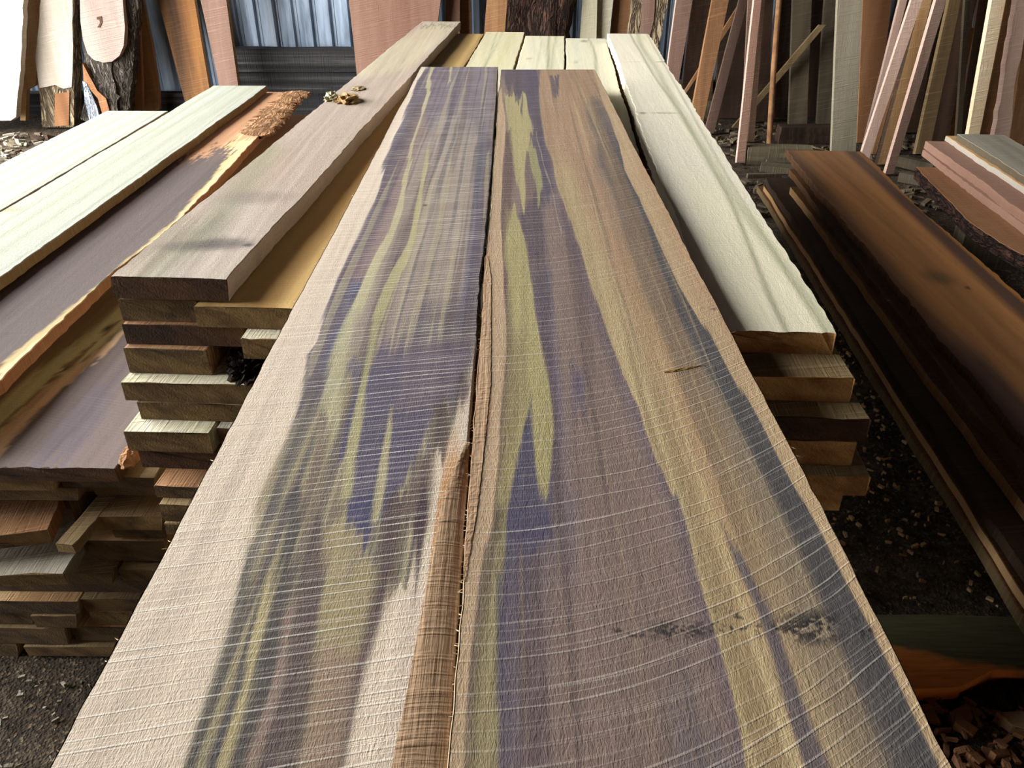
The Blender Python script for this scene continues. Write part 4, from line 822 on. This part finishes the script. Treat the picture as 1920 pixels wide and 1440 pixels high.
lean('standing_plank', 'tall pale plank with a dark centre joint, beside the dark bark log', (1088, 1118, 66), (1092, 1120, 0), 6.52, .10, .045, M['pale'], 2.4, group=BG)
lean('standing_plank', 'tall pale plank touching the jointed one, darker at its edge', (1119, 1143, 66), (1121, 1150, 0), 6.575, .10, .045, M['pale'], 2.4, group=BG)
lean('standing_plank', 'dim brown plank showing low between pale plank and barky slab', (1146, 1182, 66), (1152, 1190, 0), 6.68, .06, .03, M['brown'], 1.9, group=BG)
tb = lean_poly('bark_slab_board', 'shaggy barked board with a pale sawn middle, behind the raised pale plank', 'log', [(1172, 175), (1245, 170), (1232, 100), (1246, 40), (1252, 0), (1262, -420), (1190, -420), (1186, 0), (1178, 70)], 6.30, .12, .07, M['stumpbark'], BG, rough=.008)
ox = tb.matrix_world.translation.x
lean_poly('sawn_face', 'pale sawn middle', None, [(1196, 165), (1215, 160), (1212, 90), (1226, 40), (1228, 0), (1240, -420), (1206, -420), (1204, 0), (1200, 60)], 6.30, .12, .02, M['pinkdim'], parent_origin=ox, parent=tb, off=.006, rough=.003)
lean('standing_plank', 'pinkish brown plank leaning just beyond the raised pale plank', (1250, 1275, 140), (1268, 1299, 0), 6.05, .18, .05, M['pinkdim'], 2.5, group=BG, edge_m=M['pinklight'])
lean('standing_plank', 'wide tan brown plank leaning behind the raised pale plank', (1303, 1328, 180), (1336, 1367, 0), 5.95, .20, .05, M['brown'], 2.5, group=BG, edge_m=M['brown'])
lean('batten', 'grey slanting batten behind the wide tan brown plank', (1325, 1343, 232), (1386, 1402, 0), 6.12, .19, .03, M['pinkdim'], 2.2, 'batten', BG)
lean('batten', 'short brown stick crossing behind the wide tan brown plank', (1284, 1290, 170), (1362, 1372, 46), 6.36, .08, .03, M['brown'], 1.0, 'batten', BG)
lean('batten', 'thin pink batten close behind the brighter long pink one', (1396, 1401, 140), (1403, 1411, 0), 5.72, .22, .02, M['pinkdim'], 2.6, 'batten', BG)
lean('batten', 'long pink batten standing on the chips with its foot in view', (1381, 1396, 307), (1414, 1428, 0), 5.34, .26, .04, M['pink'], 2.8, 'batten', BG, edge_m=M['pinklight'])
lean('batten', 'dark batten in the shade beside the long pink one', (1402, 1414, 265), (1424, 1434, 0), 5.88, .16, .03, M['dark'], 2.5, 'batten', BG)
a0 = PL(1444, 274, 5.76, .20); a1 = PL(1462, 0, 5.76, .20)
def rod(name, label, p0, p1, r, m):
    d = Vector(p1) - Vector(p0); bm = bmesh.new(); bmesh.ops.create_cone(bm, cap_ends=True, segments=12, radius1=r, radius2=r * .85, depth=d.length)
    bmesh.ops.subdivide_edges(bm, edges=[e for e in bm.edges if e.calc_length() > .5], cuts=8)
    bmesh.ops.translate(bm, verts=bm.verts, vec=(0, 0, d.length / 2))
    for v in bm.verts: v.co.x += .006 * math.sin(v.co.z * 3)
    o = link(name, bm_mesh(name, bm, m)); o.location = p0; o.rotation_mode = 'QUATERNION'; o.rotation_quaternion = d.to_track_quat('Z', 'Y'); return tag(o, label, 'pole', BG)
n_ = math.sqrt(1 + .04); k_ = 2.2 * n_; fx = a0[0] + (a1[0] - a0[0]) * (k_ - a0[1]) / (a1[1] - a0[1])
rod('round_pole', 'thin round pole standing alone before the dark planks', (a0[0] - .01, 5.75, 0.0), (fx, 5.75 + .2 * 2.2, 2.2), .02, M['brown'])
lean('batten', 'steep brace stick slanting low behind the long pink batten', (1342, 1352, 276), (1440, 1452, 160), 6.30, .10, .03, M['olive'], .72, 'batten', BG)
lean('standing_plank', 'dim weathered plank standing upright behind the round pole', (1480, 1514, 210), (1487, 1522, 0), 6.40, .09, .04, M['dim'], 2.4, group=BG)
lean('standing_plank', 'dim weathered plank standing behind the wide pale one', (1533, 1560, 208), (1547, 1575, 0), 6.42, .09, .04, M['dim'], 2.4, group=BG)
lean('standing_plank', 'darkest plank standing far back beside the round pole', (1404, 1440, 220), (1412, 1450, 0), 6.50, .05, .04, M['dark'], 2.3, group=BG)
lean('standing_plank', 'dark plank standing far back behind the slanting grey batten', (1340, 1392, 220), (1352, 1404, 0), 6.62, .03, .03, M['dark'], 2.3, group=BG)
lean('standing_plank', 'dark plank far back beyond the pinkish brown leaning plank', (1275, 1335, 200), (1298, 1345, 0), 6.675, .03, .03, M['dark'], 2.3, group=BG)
lean('standing_plank', 'added dark backing plank standing in for shade between the round pole and the dim weathered planks', (1452, 1482, 220), (1458, 1490, 0), 6.64, .03, .03, M['dark'], 2.3, group=BG)  # added dark board imitating the shade on the metal wall behind
lean('standing_plank', 'added dark backing plank in place of shade in the gap between the two dim weathered planks', (1511, 1536, 220), (1519, 1545, 0), 6.64, .03, .03, M['dark'], 2.3, group=BG)  # second added board, its dark colour replaces shade on the corrugated metal
# right hand bundle
lean('standing_plank', 'wide pale grey plank standing upright behind the walnut stack', (1559, 1605, 281), (1571, 1617, 0), 5.55, .22, .035, M['palegrey'], 2.6, group=BG, edge_m=M['palegrey'])
lean('standing_plank', 'wide orange-brown plank close behind the pale grey one', (1606, 1640, 281), (1618, 1672, 0), 5.85, .15, .03, M['orange'], 2.5, group=BG)
lean('batten', 'thin pale pink batten just behind the slanting whitish one', (1640, 1650, 190), (1687, 1701, 0), 5.60, .22, .03, M['pinklight'], 2.4, 'batten', BG)
lean('batten', 'slanting whitish batten crossing the thin pale pink one', (1614, 1632, 291), (1709, 1730, 0), 5.20, .22, .03, M['pinklight'], 2.4, 'batten', BG)
lean('batten', 'narrow brown batten between the whitish one and the two-toned plank', (1632, 1640, 300), (1712, 1722, 0), 5.55, .21, .02, M['brown'], 2.2, 'batten', BG)
lean('standing_plank', 'tan and dark gold two-toned plank in the leaning bundle', (1644, 1664, 312), (1728, 1748, 0), 5.30, .26, .05, M['tan'], 2.4, group=BG, edge_m=M['dark'])
lean('batten', 'long pink batten in front of the two-toned plank, foot in view', (1659, 1674, 330), (1755, 1775, 0), 5.08, .28, .04, M['pinkdim'], 2.4, 'batten', BG, edge_m=M['pinklight'])
lean('standing_plank', 'olive tan plank behind the long pink batten of the bundle', (1714, 1740, 298), (1780, 1802, 0), 5.55, .24, .04, M['olive'], 2.4, group=BG)
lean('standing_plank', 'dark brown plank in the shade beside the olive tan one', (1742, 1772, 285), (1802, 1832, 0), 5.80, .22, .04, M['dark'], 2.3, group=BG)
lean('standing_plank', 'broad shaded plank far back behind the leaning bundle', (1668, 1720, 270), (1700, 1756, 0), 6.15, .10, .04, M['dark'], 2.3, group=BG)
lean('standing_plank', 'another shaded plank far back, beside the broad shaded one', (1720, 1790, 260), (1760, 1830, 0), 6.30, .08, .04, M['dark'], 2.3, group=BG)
lean('batten', 'slim grey batten between dark planks in the bundle', (1794, 1803, 248), (1810, 1820, 0), 5.69, .22, .03, M['dim'], 2.3, 'batten', BG)
lean('standing_plank', 'orange tan sliver of plank low behind the slim grey batten', (1779, 1788, 254), (1800, 1808, 150), 5.85, .18, .03, M['tan'], .75, group=BG)
lean('standing_plank', 'dark purplish plank left of the bright cream one', (1798, 1822, 248), (1835, 1862, 0), 5.93, .19, .03, M['dark'], 2.3, group=BG)
lean('standing_plank', 'bright cream plank standing in the right hand bundle', (1816, 1837, 250), (1860, 1886, 0), 5.0, .27, .04, M['cream'], 2.3, group=BG)
lean('standing_plank', 'brown olive plank just beyond the bright cream one', (1839, 1864, 250), (1887, 1908, 0), 5.72, .19, .04, M['walnut'], 2.3, group=BG)
lean_poly('bark_slab_board', 'pinkish board with a torn barky edge beyond the brown olive plank', 'board', [(1848, 300), (1880, 300), (1896, 235), (1898, 200), (1912, 110), (1935, 0), (1975, -420), (1940, -420), (1908, 0), (1890, 100), (1868, 240)], 5.05, .25, .05, M['pinklight'], BG, rough=.008)
lean('standing_plank', 'dark orange plank at the very end of the bundle', (1893, 1950, 262), (1930, 1990, 0), 5.80, .17, .05, M['brown'], 2.3, group=BG)

# ------------------------------------------------------------------ floor litter
x, y, _ = P(1402, 306, 0)
box_obj('timber_block', x, x + .42, y, y + .12, -.015, .095, M['beam'], 'grey squared timber block on the chips beside the long pink batten', 'timber', yaw=-.08, rough=.003)
x, y, _ = P(1480, 283, 0)
box_obj('timber_block', x, x + .5, y + .25, y + .36, -.015, .10, M['dark'], 'dark timber block further back behind the grey one', 'timber', rough=.003)
x, y, _ = P(1437, 312, 0)
box_obj('offcut', x, x + .26, y - .02, y + .03, -.01, .035, M['beam'], 'small grey offcut lying before the grey timber block', 'offcut', yaw=-.2)
x, y, _ = P(1400, 331, 0)
box_obj('offcut', x, x + .22, y - .01, y + .015, -.01, .02, M['beam'], 'thin brown stick offcut on the chips near the walnut stack', 'offcut', yaw=.05)
x, y, _ = P(1430, 322, 0)
box_obj('offcut', x, x + .24, y - .02, y + .10, -.01, .03, M['beam'], 'flat brown offcut between the stick and the grey offcut', 'offcut', yaw=-.35)
x, y, _ = P(1690, 345, 0)
box_obj('offcut', x, x + .2, y, y + .06, -.01, .05, M['beam'], 'grey offcut lying behind the walnut stack by the curved plank', 'offcut', yaw=-.7)
x, y, _ = P(1668, 318, 0)
box_obj('offcut', x + .05, x + .3, y, y + .05, -.01, .06, M['beam'], 'second grey offcut behind the walnut stack, nearer the leaning bundle', 'offcut', yaw=-.9)
# board lying on the ground close by
def flat_poly(name, label, pts, z, t, m, cat='board', group=None, em=None):
    q = [P(u, v, z) for u, v in pts]; cx = sum(a[0] for a in q) / len(q); cy = sum(a[1] for a in q) / len(q)
    bm = bmesh.new(); f = bm.faces.new([bm.verts.new((a[0] - cx, a[1] - cy, 0)) for a in q]); r = bmesh.ops.extrude_face_region(bm, geom=[f])
    bmesh.ops.translate(bm, verts=[e for e in r['geom'] if isinstance(e, bmesh.types.BMVert)], vec=(0, 0, -t)); me = bm_mesh(name, bm, m)
    if em:
        me.materials.append(em)
    o = link(name, me); o.location = (cx, cy, z); return tag(o, label, cat, group)
def ground_board_mat():
    t = NT('mossy_orange_board'); g = t.n('ShaderNodeTexCoord').outputs['Object']; x, y, z = t.sep(g)
    n = t.noise(g, 7.0, 3.0); e = t.math('ADD', t.math('ADD', t.math('MULTIPLY', y, 5.0), t.math('MULTIPLY', x, 1.2)), t.math('MULTIPLY', n, .35))
    c = t.mix(t.ramp(e, [(-0.02, 0.0), (0.10, 1.0)]), lin((230, 140, 70)), lin((100, 96, 68)))
    f = t.noise(t.xyz(t.math('MULTIPLY', x, 9.0), t.math('MULTIPLY', y, 120.0), 0.0), 1.0, 3.0)
    return t.done(t.mix(1.0, c, t.ramp(f, [(0.3, 0.7), (0.7, 1.15)]), 'MULTIPLY'), 0.8, t.bump(f, .003))
flat_poly('ground_plank', 'stained green and orange plank lying flat on the dirt by the figured planks', [(1540, 1292), (1720, 1292), (1800, 1288), (1862, 1256), (2060, 1262), (2060, 1172), (1880, 1156), (1740, 1152), (1640, 1153), (1480, 1160)], .035, .04, ground_board_mat())
flat_poly('bark_piece', 'dark green-black bark piece beside the stained ground plank', [(1800, 1300), (1870, 1330), (1960, 1330), (1960, 1275), (1880, 1272)], .012, .03, M['darkbark'], 'bark')
flat_poly('bark_piece', 'orange bark flake on the dirt near the frame edge', [(1868, 1336), (1960, 1330), (1960, 1375), (1900, 1360)], .012, .03, M['wane'], 'bark')
flat_poly('bark_piece', 'squarish brown bark flake on the dirt below the stained plank', [(1780, 1335), (1815, 1318), (1825, 1345), (1790, 1362)], .012, .03, M['orange'], 'bark')

for o in list(COL.objects):
    if o.name.split('.')[0] in ('timber_block', 'offcut', 'round_pole', 'bark_slab_board'): FEET.append((o.location.x, o.location.y, o.dimensions.x / 2 + .08, o.dimensions.y / 2 + .08) if 'slab' not in o.name else (o.location.x, o.location.y, .25, .15))
def chips(name, n, region, sz, m, seed, label):
    r = random.Random(seed); V = []; Fc = []
    for k in range(n):
        x, y = region(r)
        while any(abs(x - a) < w and abs(y - b) < d for a, b, w, d in FEET): x, y = region(r)
        L = r.uniform(*sz); w = L * r.uniform(.15, .6); a = r.uniform(0, 6.283); h = L * .12 + .001; z = r.uniform(-.010, .006); tl = r.uniform(-.3, .3) * L
        ca, sa = math.cos(a), math.sin(a); b = len(V)
        for px, py, pz in ((-.5, -.5, 0), (.5, -.3, tl), (.4, .5, tl), (-.4, .4, 0)):
            X, Y = px * L, py * w; V.append((x + X * ca - Y * sa, y + X * sa + Y * ca, z + h + max(pz, -h)))
        for px, py in ((-.5, -.5), (.5, -.3), (.4, .5), (-.4, .4)):
            X, Y = px * L, py * w; V.append((x + X * ca - Y * sa, y + X * sa + Y * ca, z - .004))
        Fc += [[b, b + 1, b + 2, b + 3], [b, b + 4, b + 5, b + 1], [b + 1, b + 5, b + 6, b + 2], [b + 2, b + 6, b + 7, b + 3], [b + 3, b + 7, b + 4, b]]
    ms = m if isinstance(m, tuple) else (m,); mi = [q for k in range(n) for q in [(k * 7) % len(ms)] * 5]
    o = link(name, mesh(name, V, Fc, ms, mi)); return tag(o, label, 'wood chips', kind='stuff')
chips('wood_chips', 2400, lambda r: (r.uniform(-4.3, -1.6), r.uniform(3.2, 6.14)), (.015, .09), (M['grey'], M['dark'], M['dim']), 1, 'pale grey wood chips and dark bark litter by the standing logs')
chips('wood_chips', 700, lambda r: (r.uniform(.55, 1.35), r.uniform(1.42, 3.5)), (.004, .022), M['tan'], 3, 'tan chips on the dark dirt between the stacks')
chips('bark_litter', 900, lambda r: (r.uniform(1.0, 3.2), r.uniform(4.3, 6.4)), (.015, .08), M['dim'], 4, 'dull bark litter behind the walnut stack')
chips('wood_chips', 350, lambda r: (r.uniform(.75, 1.3), r.uniform(.7, 1.17)), (.008, .05), M['orange'], 5, 'orange shavings on the dirt at the corner of the picture')
chips('wood_chips', 500, lambda r: (r.uniform(-1.2, -.4), r.uniform(.5, 1.2)), (.004, .018), M['grey'], 6, 'grey chips on the dirt in front of the low pile')
